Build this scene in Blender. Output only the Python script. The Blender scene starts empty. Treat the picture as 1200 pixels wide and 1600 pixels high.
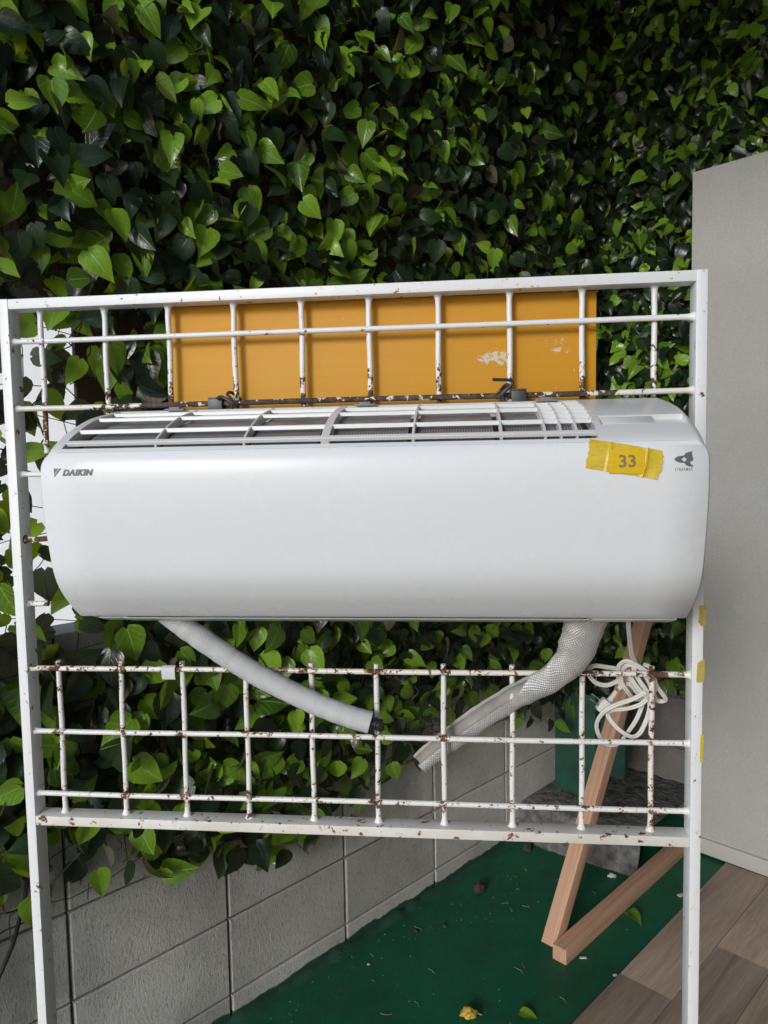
import bpy, bmesh, math, random
import numpy as np
from mathutils import Vector, Matrix, Quaternion, Euler, noise

random.seed(7)
rng = np.random.default_rng(7)
SC = bpy.context.scene
COL = SC.collection
PI = math.pi

# ------------------------------------------------------------------ camera
CAM = Vector((0.17684, -1.06983, 0.16430))
YAW, PITCH, ROLL, F = -0.102361, 0.072489, -0.018456, 1150.0
cy, sy, cp, sp, cr, sr = math.cos(YAW), math.sin(YAW), math.cos(PITCH), math.sin(PITCH), math.cos(ROLL), math.sin(ROLL)
FWD = Vector((sy * cp, cy * cp, -sp))
_r = Vector((cy, -sy, 0)); _u = _r.cross(FWD)
RIGHT = cr * _r + sr * _u
UP = -sr * _r + cr * _u
cam_data = bpy.data.cameras.new('camera')
cam = bpy.data.objects.new('camera', cam_data)
COL.objects.link(cam)
cam.matrix_world = Matrix(((RIGHT.x, UP.x, -FWD.x, CAM.x), (RIGHT.y, UP.y, -FWD.y, CAM.y),
                           (RIGHT.z, UP.z, -FWD.z, CAM.z), (0, 0, 0, 1)))
cam_data.sensor_fit = 'HORIZONTAL'
cam_data.sensor_width = 36.0
cam_data.lens = 36.0 * F / 1200.0
cam_data.clip_start = 0.02
cam_data.clip_end = 2000
SC.camera = cam

# room axes (the wall corner behind the frame): a runs along the block wall, b runs out from it
TH = 0.8846
U2 = Vector((math.cos(TH), math.sin(TH), 0)); V2 = Vector((math.sin(TH), -math.cos(TH), 0))
P0 = Vector((-0.4245, 0.6909, 0))
FLOOR = -1.29
def R(a, b, z): return P0 + U2 * a + V2 * b + Vector((0, 0, z))
ROOMROT = Matrix.Rotation(TH, 4, 'Z')            # local x = a, local y = -b

# ------------------------------------------------------------------ world, sun, exposure
SUN_AZ = (-U2 * 0.93 + V2 * 0.30).normalized()     # horizontal direction towards the light
SUN_EL = math.radians(18)
world = bpy.data.worlds.new('World'); SC.world = world; world.use_nodes = True
wn = world.node_tree.nodes; wl = world.node_tree.links
sky = wn.new('ShaderNodeTexSky'); sky.sky_type = 'NISHITA'; sky.sun_disc = False
sky.sun_elevation = SUN_EL
sky.sun_rotation = math.atan2(SUN_AZ.x, SUN_AZ.y)
sky.air_density = 1.0; sky.dust_density = 0.3; sky.ozone_density = 1.0
hs = wn.new('ShaderNodeHueSaturation'); hs.inputs['Saturation'].default_value = 0.85
wl.new(sky.outputs[0], hs.inputs['Color'])
wl.new(hs.outputs[0], wn['Background'].inputs['Color'])
wn['Background'].inputs['Strength'].default_value = 0.125
sun_d = bpy.data.lights.new('sun', 'SUN'); sun_d.energy = 0.95; sun_d.angle = math.radians(14); sun_d.color = (1.0, 0.995, 0.985)
sun = bpy.data.objects.new('sun', sun_d); COL.objects.link(sun)
sdir = SUN_AZ * math.cos(SUN_EL) + Vector((0, 0, math.sin(SUN_EL)))
sun.rotation_euler = sdir.to_track_quat('Z', 'Y').to_euler()
sun.location = sdir * 8
SC.view_settings.view_transform = 'Standard'; SC.view_settings.look = 'None'
SC.view_settings.exposure = 0.80; SC.view_settings.gamma = 1.0
SC.render.engine = 'CYCLES'
SC.cycles.use_denoising = True
SC.cycles.max_bounces = 8

# ------------------------------------------------------------------ material helpers
class NT:
    def __init__(s, name):
        s.m = bpy.data.materials.new(name); s.m.use_nodes = True
        s.t = s.m.node_tree; s.n = s.t.nodes; s.p = s.n['Principled BSDF']; s.out = s.n['Material Output']
    def new(s, kind, **kw):
        nd = s.n.new('ShaderNode' + kind)
        for k, v in kw.items(): setattr(nd, k, v)
        return nd
    def link(s, a, b): s.t.links.new(a, b)
    def val(s, sock, v):
        if hasattr(v, 'is_output') or isinstance(v, bpy.types.NodeSocket): s.link(v, sock)
        else: sock.default_value = v
    def math(s, op, a, b=None, c=None, clamp=False):
        nd = s.new('Math', operation=op); nd.use_clamp = clamp
        s.val(nd.inputs[0], a)
        if b is not None: s.val(nd.inputs[1], b)
        if c is not None: s.val(nd.inputs[2], c)
        return nd.outputs[0]
    def coord(s, kind='Object'):
        if kind == 'Position': return s.new('NewGeometry').outputs['Position']
        return s.new('TexCoord').outputs[kind]
    def mapping(s, co, scale=(1, 1, 1), rot=(0, 0, 0), loc=(0, 0, 0)):
        nd = s.new('Mapping'); s.link(co, nd.inputs[0])
        nd.inputs['Scale'].default_value = scale; nd.inputs['Rotation'].default_value = rot; nd.inputs['Location'].default_value = loc
        return nd.outputs[0]
    def noise(s, co, scale, detail=3, rough=0.55, dist=0.0):
        nd = s.new('TexNoise'); s.link(co, nd.inputs['Vector'])
        nd.inputs['Scale'].default_value = scale; nd.inputs['Detail'].default_value = detail
        nd.inputs['Roughness'].default_value = rough; nd.inputs['Distortion'].default_value = dist
        return nd.outputs['Fac']
    def ramp(s, fac, stops, interp='LINEAR'):
        nd = s.new('ValToRGB'); s.link(fac, nd.inputs[0]); cr_ = nd.color_ramp; cr_.interpolation = interp
        while len(cr_.elements) < len(stops): cr_.elements.new(0.5)
        for e, (p, c) in zip(cr_.elements, stops):
            e.position = p; e.color = (c, c, c, 1) if isinstance(c, (int, float)) else (*c, 1)
        return nd.outputs[0]
    def mix(s, fac, a, b):
        nd = s.new('Mix', data_type='RGBA')
        s.val(nd.inputs[0], fac)
        for sock, v in ((nd.inputs[6], a), (nd.inputs[7], b)):
            if isinstance(v, tuple): sock.default_value = (*v[:3], 1)
            else: s.link(v, sock)
        return nd.outputs[2]
    def sep(s, co):
        nd = s.new('SeparateXYZ'); s.link(co, nd.inputs[0]); return nd.outputs
    def bump(s, h, strength=0.3, dist=0.002):
        nd = s.new('Bump'); s.link(h, nd.inputs['Height'])
        nd.inputs['Strength'].default_value = strength; nd.inputs['Distance'].default_value = dist
        s.link(nd.outputs[0], s.p.inputs['Normal']); return nd
    def base(s, c):
        if isinstance(c, tuple): s.p.inputs['Base Color'].default_value = (*c, 1)
        else: s.link(c, s.p.inputs['Base Color'])
    def rough(s, r): s.val(s.p.inputs['Roughness'], r)
    def spec(s, v): s.p.inputs['Specular IOR Level'].default_value = v

def simple(name, col, rough=0.5, spec=0.5, metal=0.0, var=0.0, vscale=20, bump=0.0, bscale=200, bdist=0.001):
    t = NT(name); t.rough(rough); t.spec(spec); t.p.inputs['Metallic'].default_value = metal
    co = t.coord('Position')
    if var:
        f = t.noise(co, vscale, 4)
        t.base(t.mix(t.ramp(f, [(0.3, 0.0), (0.7, 1.0)]), tuple(c * (1 - var) for c in col), tuple(min(1, c * (1 + var)) for c in col)))
    else: t.base(col)
    if bump: t.bump(t.noise(co, bscale, 3), bump, bdist)
    return t.m

def chipped(name, amount, white=(0.80, 0.80, 0.80), zfade=None, dark=False, xband=None, weld=None, scale=1.0, peel=0.25, stain=0.0, orange=0.35):
    """old white gloss paint flaking off rusty steel; amount 0..1 = share of the paint gone"""
    t = NT(name); co = t.coord('Position')
    n1 = t.noise(co, 62 * scale, 5, 0.62, 0.4)
    n2 = t.noise(co, 240 * scale, 3, 0.6)
    f = t.math('ADD', t.math('MULTIPLY', n1, 0.72), t.math('MULTIPLY', n2, 0.28))
    thr = 0.675 - 0.30 * amount
    if zfade:                       # more flaking lower down the bar, where water stood
        z = t.sep(co)[2]
        g = t.new('MapRange'); t.link(z, g.inputs[0])
        g.inputs[1].default_value = zfade[0]; g.inputs[2].default_value = zfade[1]
        g.inputs[3].default_value = 0.0; g.inputs[4].default_value = zfade[2]
        f = t.math('ADD', f, g.outputs[0])
    if weld:                        # rust gathers where the bars are welded together
        q = t.sep(co)[0 if weld == 'x' else 2]
        d = t.math('ABSOLUTE', t.math('SUBTRACT', t.math('FRACT', t.math('ADD', t.math('MULTIPLY', q, 10.0 if weld == 'x' else 9.974), 5.0 if weld == 'x' else 4.0)), 0.5))
        e = t.new('MapRange'); t.link(d, e.inputs[0])
        e.inputs[1].default_value = 0.04; e.inputs[2].default_value = 0.16; e.inputs[3].default_value = 0.075; e.inputs[4].default_value = 0.0
        f = t.math('ADD', f, e.outputs[0])
    if xband:                       # bare only along the middle of the bar
        x = t.sep(co)[0]
        e = t.new('MapRange'); t.link(t.math('ABSOLUTE', t.math('SUBTRACT', x, xband[0])), e.inputs[0])
        e.inputs[1].default_value = xband[1]; e.inputs[2].default_value = xband[2]; e.inputs[3].default_value = 0.0; e.inputs[4].default_value = -0.26
        f = t.math('ADD', f, e.outputs[0])
    mask = t.ramp(f, [(thr, 0.0), (thr + 0.012, 1.0)])
    halo = t.ramp(f, [(thr - 0.05, 0.0), (thr, 1.0)])
    rc = t.noise(co, 90, 4, 0.7)
    rust = t.ramp(rc, [(0.36, (0.045, 0.022, 0.015)), (0.52, (0.13, 0.055, 0.026)), (0.68, (0.16 + orange * 0.5, 0.07 + orange * 0.16, 0.025))])
    if dark: rust = t.ramp(rc, [(0.36, (0.035, 0.025, 0.021)), (0.55, (0.085, 0.060, 0.050)), (0.72, (0.15, 0.115, 0.10))])
    w = t.mix(t.math('MULTIPLY', halo, 0.55), white, (0.72, 0.58, 0.42))
    if stain:
        sn = t.ramp(t.noise(co, 9, 4, 0.6), [(0.32, 0.25), (0.66, 1.0)])
        w = t.mix(t.math('MULTIPLY', sn, stain), w, (0.60, 0.53, 0.43))
    t.base(t.mix(mask, w, rust))
    t.rough(t.ramp(mask, [(0, 0.38), (1, 0.85)]))
    h = t.math('ADD', t.math('MULTIPLY', mask, -0.9), t.math('MULTIPLY', t.noise(co, 260, 2), peel))
    t.bump(h, 0.5, 0.0007)
    return t.m

M = {}
M['paint'] = chipped('white_paint', 0.17)
M['paint_rail'] = chipped('white_paint_rail', 0.27, white=(0.80, 0.79, 0.77), stain=0.65)
M['paint_post'] = chipped('white_paint_post', 0.17, peel=0.4)
M['paint_clean'] = chipped('white_bar_paint', 0.16)
M['paint_mid_h'] = chipped('chipped_bar_paint', 0.28, white=(0.79, 0.78, 0.75), weld='x', orange=0.55, scale=1.35)
M['paint_mid_v'] = chipped('chipped_upright_paint', 0.30, white=(0.79, 0.78, 0.75), weld='z', orange=0.55, scale=1.35)
M['paint_heavy_v'] = chipped('rusty_upright_paint', 0.50, white=(0.80, 0.75, 0.66), weld='z', orange=0.7, scale=1.2)
M['paint_low'] = chipped('bar_paint_flaking_low', 0.20, zfade=(0.33, 0.25, 0.14))
M['paint_heavy'] = chipped('heavily_chipped_paint', 0.46, white=(0.80, 0.77, 0.71), orange=0.6, weld='x', scale=1.2)
M['bare_long'] = chipped('bare_brown_bar', 0.82, white=(0.75, 0.72, 0.66), dark=True, xband=(0.02, 0.34, 0.44), scale=0.7)
M['bare'] = chipped('bare_rusty_bar', 0.82, white=(0.75, 0.70, 0.62), orange=0.05, scale=0.7)

def plastic(name, col, rough=0.22, spec=0.5, bump=0.0):
    t = NT(name); t.base(col); t.spec(spec)
    co = t.coord('Position')
    t.rough(t.ramp(t.noise(co, 14, 4), [(0.3, rough * 0.97), (0.7, rough * 1.04)]))
    if bump: t.bump(t.noise(co, 900, 2), bump, 0.0003)
    return t.m
M['ac_panel'] = plastic('glossy_white_panel', (0.76, 0.768, 0.78), 0.27, 0.28)
M['ac_case'] = plastic('white_casing_plastic', (0.73, 0.73, 0.725), 0.30, bump=0.05)
M['ac_grille'] = plastic('white_grille_plastic', (0.73, 0.73, 0.72), 0.35)
M['ac_dark'] = simple('black_cavity', (0.012, 0.012, 0.013), 0.6)
M['ac_flap'] = plastic('pale_grey_flap', (0.62, 0.63, 0.64), 0.22)
M['print'] = simple('grey_print', (0.115, 0.115, 0.12), 0.5)
M['ink'] = simple('brown_grey_ink', (0.22, 0.17, 0.07), 0.6)
M['hook'] = simple('dark_steel_hook', (0.06, 0.06, 0.065), 0.45, metal=0.5, var=0.3, vscale=60)
M['tab'] = simple('grey_tab', (0.22, 0.22, 0.225), 0.5)

def filter_mat():
    t = NT('grey_filter_mesh'); co = t.coord('Position'); s_ = t.sep(co)
    w = t.math('SINE', t.math('MULTIPLY', s_[0], 2 * PI / 0.0034))
    g = t.ramp(w, [(0.2, 0.25), (0.8, 1.0)])
    # upper part is a plain dusty film, lower part shows the fins of the coil
    up = t.new('MapRange'); t.link(t.math('ADD', s_[1], t.math('MULTIPLY', t.noise(co, 25, 3), 0.03)), up.inputs[0])
    up.inputs[1].default_value = -0.122; up.inputs[2].default_value = -0.112
    film = t.ramp(t.noise(t.mapping(co, (18, 60, 60)), 1.0, 3, 0.6, 1.2), [(0.3, (0.13, 0.13, 0.135)), (0.7, (0.27, 0.27, 0.28))])
    fins = t.mix(g, (0.07, 0.07, 0.075), (0.28, 0.28, 0.29))
    t.base(t.mix(up.outputs[0], fins, film)); t.rough(0.6)
    t.bump(t.noise(t.mapping(co, (20, 70, 70)), 1.0, 3, 0.5, 1.0), 0.6, 0.004)
    return t.m
M['filter'] = filter_mat()

def yellow_tape(name, c1, c2, trans=0.0):
    t = NT(name); co = t.coord('Position')
    f = t.noise(t.mapping(co, (60, 60, 240), (0, 0.2, 0)), 1.0, 4, 0.6)
    t.base(t.mix(t.ramp(f, [(0.35, 0.0), (0.65, 1.0)]), c1, c2)); t.rough(0.36)
    t.bump(t.noise(co, 130, 4), 0.35, 0.0012)
    return t.m
M['tape'] = yellow_tape('yellow_tape', (0.60, 0.41, 0.015), (0.68, 0.50, 0.05))
M['label'] = yellow_tape('orange_yellow_label', (0.70, 0.44, 0.003), (0.74, 0.47, 0.006))
M['tape_old'] = yellow_tape('old_tape_residue', (0.46, 0.32, 0.06), (0.55, 0.42, 0.12))
M['paper'] = simple('grey_white_tape', (0.62, 0.62, 0.62), 0.6, bump=0.3, bscale=120)

def orange_board():
    t = NT('ochre_painted_board'); co = t.coord('Position'); x, y, z = t.sep(co)
    g = t.noise(t.mapping(co, (3, 3, 90)), 1.0, 4)
    c = t.mix(g, (0.56, 0.255, 0.013), (0.64, 0.31, 0.022))
    blot = t.ramp(t.noise(co, 7, 3), [(0.4, 0.0), (0.75, 1.0)])
    c = t.mix(t.math('MULTIPLY', blot, 0.35), c, (0.60, 0.30, 0.045))
    # scraped patch and small scratches showing the pale undercoat
    def patch(cx, cz, rx, rz, lo):
        dx = t.math('DIVIDE', t.math('SUBTRACT', x, cx), rx); dz = t.math('DIVIDE', t.math('SUBTRACT', z, cz), rz)
        d = t.math('ADD', t.math('MULTIPLY', dx, dx), t.math('MULTIPLY', dz, dz))
        k = t.math('SUBTRACT', 1.0, d, clamp=True)
        n_ = t.noise(co, 120, 6, 0.75)
        return t.ramp(t.math('ADD', t.math('MULTIPLY', k, 0.30), n_), [(lo, 0.0), (lo + 0.02, 1.0)])
    m1 = patch(0.232, 0.308, 0.045, 0.017, 0.74)
    m2 = patch(0.318, 0.318, 0.040, 0.030, 0.845)
    m3 = patch(0.0, 0.37, 0.10, 0.02, 0.93)
    sp_ = t.ramp(t.noise(co, 75, 3, 0.6), [(0.735, 0.0), (0.75, 1.0)])
    mm = t.math('MAXIMUM', t.math('MAXIMUM', m1, m2), t.math('MAXIMUM', m3, t.math('MULTIPLY', sp_, 0.6)))
    c = t.mix(mm, c, (0.62, 0.56, 0.46))
    dk = t.ramp(t.noise(co, 48, 3, 0.6), [(0.72, 0.0), (0.75, 1.0)])
    c = t.mix(t.math('MULTIPLY', dk, 0.6), c, (0.20, 0.09, 0.02))
    t.base(c); t.rough(0.55); t.spec(0.3)
    t.bump(t.math('ADD', g, t.math('MULTIPLY', t.noise(co, 60, 4), 0.5)), 0.25, 0.001)
    return t.m
M['orange'] = orange_board()

def leaf_mat(name, base1, base2, vein, back, rough, trans, transcol, spec=0.5):
    t = NT(name)
    uv = t.new('UVMap'); uv.uv_map = 'leaf'
    ux, uy, _ = t.sep(uv.outputs[0])
    ax = t.math('ABSOLUTE', ux)
    midv = t.ramp(ax, [(0.008, 1.0), (0.028, 0.0)])
    sarg = t.math('FRACT', t.math('SUBTRACT', t.math('MULTIPLY', t.math('ADD', uy, t.math('MULTIPLY', t.noise(uv.outputs[0], 4, 1), 0.16)), 5.0), t.math('MULTIPLY', t.math('POWER', ax, 0.85), 4.0)))
    sv = t.math('ABSOLUTE', t.math('SUBTRACT', sarg, 0.5))
    side = t.ramp(sv, [(0.02, 0.55), (0.10, 0.0)])
    fine = t.noise(uv.outputs[0], 22, 2)
    v = t.math('MAXIMUM', midv, side)
    at_ = t.new('Attribute'); at_.attribute_name = 'tint'
    oi = t.new('ObjectInfo')
    tint = t.math('FRACT', t.math('ADD', at_.outputs['Fac'], oi.outputs['Random']))
    c = t.mix(tint, base1, base2)
    c = t.mix(t.math('MULTIPLY', fine, 0.25), c, base1)
    dark_v = t.mix(0.0, vein, vein)
    cf = t.mix(t.math('MULTIPLY', v, 0.55), c, vein)
    geo = t.new('NewGeometry')
    cb = t.mix(t.math('MULTIPLY', v, 0.75), back, tuple(k * 0.35 for k in back))
    c2 = t.mix(geo.outputs['Backfacing'], cf, cb)
    t.base(c2); t.rough(t.math('ADD', rough, t.math('MULTIPLY', tint, 0.10))); t.spec(spec)
    nrm = t.bump(t.math('ADD', t.math('MULTIPLY', v, -0.8), t.math('MULTIPLY', t.noise(uv.outputs[0], 2.5, 1), 0.7)), 0.24, 0.0018)
    tr = t.new('BsdfTranslucent')
    t.link(t.mix(t.math('MULTIPLY', v, 0.85), transcol, tuple(k * 0.12 for k in transcol)), tr.inputs['Color'])
    mx = t.new('MixShader'); mx.inputs[0].default_value = trans
    t.link(t.p.outputs[0], mx.inputs[1]); t.link(tr.outputs[0], mx.inputs[2])
    t.link(mx.outputs[0], t.out.inputs['Surface'])
    return t.m
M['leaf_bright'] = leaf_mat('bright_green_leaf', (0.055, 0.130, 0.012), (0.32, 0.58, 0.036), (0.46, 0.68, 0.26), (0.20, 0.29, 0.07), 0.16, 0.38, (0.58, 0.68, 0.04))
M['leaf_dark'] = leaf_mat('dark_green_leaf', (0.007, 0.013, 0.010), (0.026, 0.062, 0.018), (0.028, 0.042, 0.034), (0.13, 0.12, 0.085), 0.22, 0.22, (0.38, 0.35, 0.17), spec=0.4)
M['stem'] = simple('dark_stem', (0.030, 0.034, 0.018), 0.6, var=0.4)
M['twine'] = simple('pale_tie', (0.22, 0.24, 0.19), 0.5)
M['net'] = simple('dark_green_net', (0.012, 0.018, 0.012), 0.6)

def block_mat(name='grey_concrete_block', k=1.0):
    t = NT(name); co = t.coord('Position')
    ob = t.new('ObjectInfo')
    # drawn vertical scratch texture of split-comb blocks
    v = t.mapping(co, (200, 200, 85)); n1 = t.noise(v, 1.0, 5, 0.7)
    n2 = t.noise(co, 5, 4); n3 = t.noise(co, 120, 4, 0.7)
    c = t.ramp(n2, [(0.3, (0.47, 0.445, 0.415)), (0.7, (0.66, 0.63, 0.595))])
    c = t.mix(t.math('MULTIPLY', ob.outputs['Random'], 0.35), c, (0.20, 0.185, 0.175))
    pit = t.ramp(n1, [(0.34, 1.0), (0.46, 0.0)])
    c = t.mix(t.math('MULTIPLY', pit, 0.5), c, (0.10, 0.095, 0.088))
    pit2 = t.ramp(n3, [(0.30, 1.0), (0.37, 0.0)])
    c = t.mix(t.math('MULTIPLY', pit2, 0.5), c, (0.07, 0.065, 0.06))
    # dark weather stains running under the coursing
    st = t.ramp(t.noise(t.mapping(co, (3.2, 3.2, 1.6)), 1.0, 4, 0.6), [(0.5, 0.0), (0.72, 1.0)])
    c = t.mix(t.math('MULTIPLY', st, 0.55), c, (0.12, 0.11, 0.10))
    # splashed green floor paint along the foot
    z = t.sep(co)[2]
    e = t.math('ADD', t.math('MULTIPLY', t.noise(t.mapping(co, (7, 7, 4)), 1.0, 4, 0.6), 0.05), 0.006)
    edge = t.math('SUBTRACT', t.math('ADD', e, FLOOR), z)
    g = t.ramp(edge, [(0.0, 0.0), (0.004, 1.0)])
    c = t.mix(g, c, t.mix(n2, (0.010, 0.058, 0.034), (0.030, 0.090, 0.062)))
    if k < 1: c = t.mix(1 - k, c, (0.03, 0.028, 0.027))  # shade of the back wall mixed into its block colour
    t.base(c); t.rough(0.88); t.spec(0.25)
    t.bump(t.math('ADD', n1, t.math('MULTIPLY', n3, 0.6)), 0.8, 0.004)
    return t.m
M['block'] = block_mat(); M['block_shaded'] = block_mat('shade_toned_block', 0.28)
M['mortar'] = simple('grey_mortar', (0.13, 0.12, 0.11), 0.9, 0.2, var=0.35, vscale=30, bump=0.6, bscale=150, bdist=0.003)
M['rubble'] = simple('rough_grey_concrete', (0.13, 0.125, 0.12), 0.9, 0.2, var=0.6, vscale=26, bump=0.9, bscale=60, bdist=0.012)

def floor_mat():
    t = NT('green_floor_paint'); co = t.coord('Position')
    n1 = t.noise(co, 3.5, 5, 0.6); n2 = t.noise(co, 40, 4, 0.65); n3 = t.noise(co, 170, 3)
    c = t.ramp(n1, [(0.3, (0.006, 0.084, 0.040)), (0.7, (0.010, 0.128, 0.060))])
    c = t.mix(t.math('MULTIPLY', t.ramp(n2, [(0.55, 0.0), (0.8, 1.0)]), 0.5), c, (0.03, 0.13, 0.085))
    grime = t.ramp(t.noise(co, 9, 5, 0.7), [(0.52, 0.0), (0.72, 1.0)])
    c = t.mix(t.math('MULTIPLY', grime, 0.4), c, (0.022, 0.045, 0.032))
    speck = t.ramp(n3, [(0.755, 0.0), (0.78, 1.0)])
    c = t.mix(t.math('MULTIPLY', speck, 0.7), c, (0.32, 0.38, 0.33))
    t.base(c); t.spec(0.3); t.rough(t.ramp(n2, [(0.3, 0.42), (0.7, 0.62)]))
    t.bump(t.math('ADD', n2, t.math('MULTIPLY', n3, 0.35)), 0.35, 0.004)
    return t.m
M['floor'] = floor_mat()
def plank_mat():
    t = NT('brown_wood_grain_plank'); co = t.coord('Object'); oi = t.new('ObjectInfo')
    off = t.new('CombineXYZ'); t.link(t.math('MULTIPLY', oi.outputs['Random'], 37.0), off.inputs[0]); t.link(t.math('MULTIPLY', oi.outputs['Random'], 91.0), off.inputs[1])
    va = t.new('VectorMath', operation='ADD'); t.link(co, va.inputs[0]); t.link(off.outputs[0], va.inputs[1])
    g = t.noise(t.mapping(va.outputs[0], (1.6, 26, 1)), 1.0, 6, 0.62, 0.7)
    f = t.noise(t.mapping(va.outputs[0], (8, 260, 1)), 1.0, 3, 0.6)
    c = t.ramp(g, [(0.28, (0.26, 0.18, 0.125)), (0.46, (0.44, 0.325, 0.245)), (0.62, (0.54, 0.41, 0.32)), (0.78, (0.40, 0.29, 0.215))])
    c = t.mix(t.math('MULTIPLY', t.ramp(f, [(0.35, 1.0), (0.6, 0.0)]), 0.35), c, (0.20, 0.145, 0.115))
    c = t.mix(t.math('MULTIPLY', oi.outputs['Random'], 0.12), c, (0.32, 0.24, 0.18))
    t.base(c); t.rough(0.48); t.bump(t.math('ADD', g, f), 0.25, 0.0012)
    return t.m
M['plank'] = plank_mat()
M['joint'] = simple('dark_plank_joint', (0.12, 0.09, 0.07), 0.8)
def wood_mat():
    t = NT('raw_pine'); co = t.coord('Object')
    g = t.noise(t.mapping(co, (1.4, 60, 60)), 1.0, 5, 0.6, 0.5)
    c = t.ramp(g, [(0.3, (0.42, 0.235, 0.135)), (0.5, (0.58, 0.345, 0.23)), (0.72, (0.47, 0.265, 0.17))])
    kn = t.ramp(t.noise(t.mapping(co, (6, 22, 22)), 1.0, 2), [(0.72, 0.0), (0.78, 1.0)])
    c = t.mix(t.math('MULTIPLY', kn, 0.6), c, (0.16, 0.075, 0.04))
    t.base(c); t.rough(0.62); t.bump(g, 0.2, 0.001)
    return t.m
M['pine'] = wood_mat()
def partition_mat():
    t = NT('beige_fabric_board'); co = t.coord('Object')
    w1 = t.noise(t.mapping(co, (420, 60, 900)), 1.0, 3, 0.6); n = t.noise(co, 3, 3); n2 = t.noise(co, 150, 5, 0.75)
    c = t.ramp(n, [(0.3, (0.50, 0.49, 0.465)), (0.7, (0.56, 0.55, 0.525))])
    c = t.mix(t.math('MULTIPLY', t.ramp(n2, [(0.4, 0.0), (0.7, 1.0)]), 0.5), c, (0.36, 0.35, 0.325))
    t.base(c); t.rough(0.85); t.spec(0.2)
    t.bump(t.math('ADD', w1, n2), 0.8, 0.002)
    return t.m
M['partition'] = partition_mat()
M['skirting'] = simple('pale_skirting', (0.50, 0.48, 0.45), 0.5)
M['fence'] = simple('brown_fence_board', (0.17, 0.105, 0.07), 0.8, 0.2, var=0.4, vscale=9, bump=0.4, bscale=40, bdist=0.003)
M['green_board'] = simple('green_painted_board', (0.016, 0.070, 0.050), 0.55, var=0.35, vscale=11, bump=0.3, bscale=50, bdist=0.002)
M['ground'] = simple('grey_concrete_ground', (0.38, 0.385, 0.39), 0.9, 0.2, var=0.2, vscale=2, bump=0.4, bscale=80)
M['shade_roof'] = simple('grey_roof_sheet', (0.10, 0.098, 0.095), 0.7)
M['render'] = simple('white_house_render', (0.80, 0.80, 0.80), 0.8, 0.2, var=0.04, vscale=6)
M['wall_grey'] = simple('plain_grey', (0.24, 0.24, 0.24), 0.8)
M['blue'] = simple('blue_sign_paint', (0.05, 0.22, 0.62), 0.5)
M['cord'] = simple('off_white_pvc', (0.68, 0.655, 0.60), 0.38)
M['steel'] = simple('bright_steel', (0.62, 0.62, 0.62), 0.25, metal=1.0)
M['black_rubber'] = simple('black_rubber', (0.018, 0.018, 0.02), 0.4)
def weave(name, c1, c2, sc, rough, metal=0.0, bd=0.0008):
    t = NT(name); uv = t.new('UVMap'); uv.uv_map = 'sweep'
    x, y, _ = t.sep(uv.outputs[0])
    a = t.math('SINE', t.math('MULTIPLY', x, sc)); b = t.math('SINE', t.math('MULTIPLY', y, sc))
    k = t.math('ADD', t.math('MULTIPLY', t.math('MULTIPLY', a, b), 0.5), 0.5)
    pos = t.coord('Position')
    n = t.noise(pos, 60, 4)
    t.base(t.mix(t.ramp(t.math('ADD', t.math('MULTIPLY', k, 0.6), t.math('MULTIPLY', n, 0.5)), [(0.25, 0.0), (0.7, 1.0)]), c1, c2))
    t.rough(rough); t.p.inputs['Metallic'].default_value = metal
    t.bump(t.math('ADD', k, t.math('MULTIPLY', t.noise(pos, 140, 4), 1.2)), 0.6, bd)
    return t.m
M['hose'] = weave('grey_white_hose_cloth', (0.42, 0.42, 0.43), (0.62, 0.62, 0.63), 2 * PI / 0.0034, 0.6)
M['sleeve'] = weave('silver_woven_sleeve', (0.30, 0.285, 0.275), (0.66, 0.64, 0.62), 2 * PI / 0.0044, 0.38, 0.35, 0.0013)
M['lining'] = simple('cream_foam_lining', (0.36, 0.34, 0.31), 0.75, var=0.2, vscale=40, bump=0.4, bscale=120)
M['leaf_yellow'] = simple('dry_yellow_leaf', (0.55, 0.36, 0.05), 0.6, var=0.3, vscale=60)
M['brown_bit'] = simple('dark_brown_debris', (0.045, 0.025, 0.018), 0.8, var=0.4, vscale=60)
M['white_bit'] = simple('pale_grit', (0.52, 0.50, 0.46), 0.8, var=0.2, vscale=60)
M['grit'] = simple('dull_grit', (0.26, 0.28, 0.23), 0.8)
M['black'] = simple('black_cable', (0.01, 0.01, 0.011), 0.45)

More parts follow.
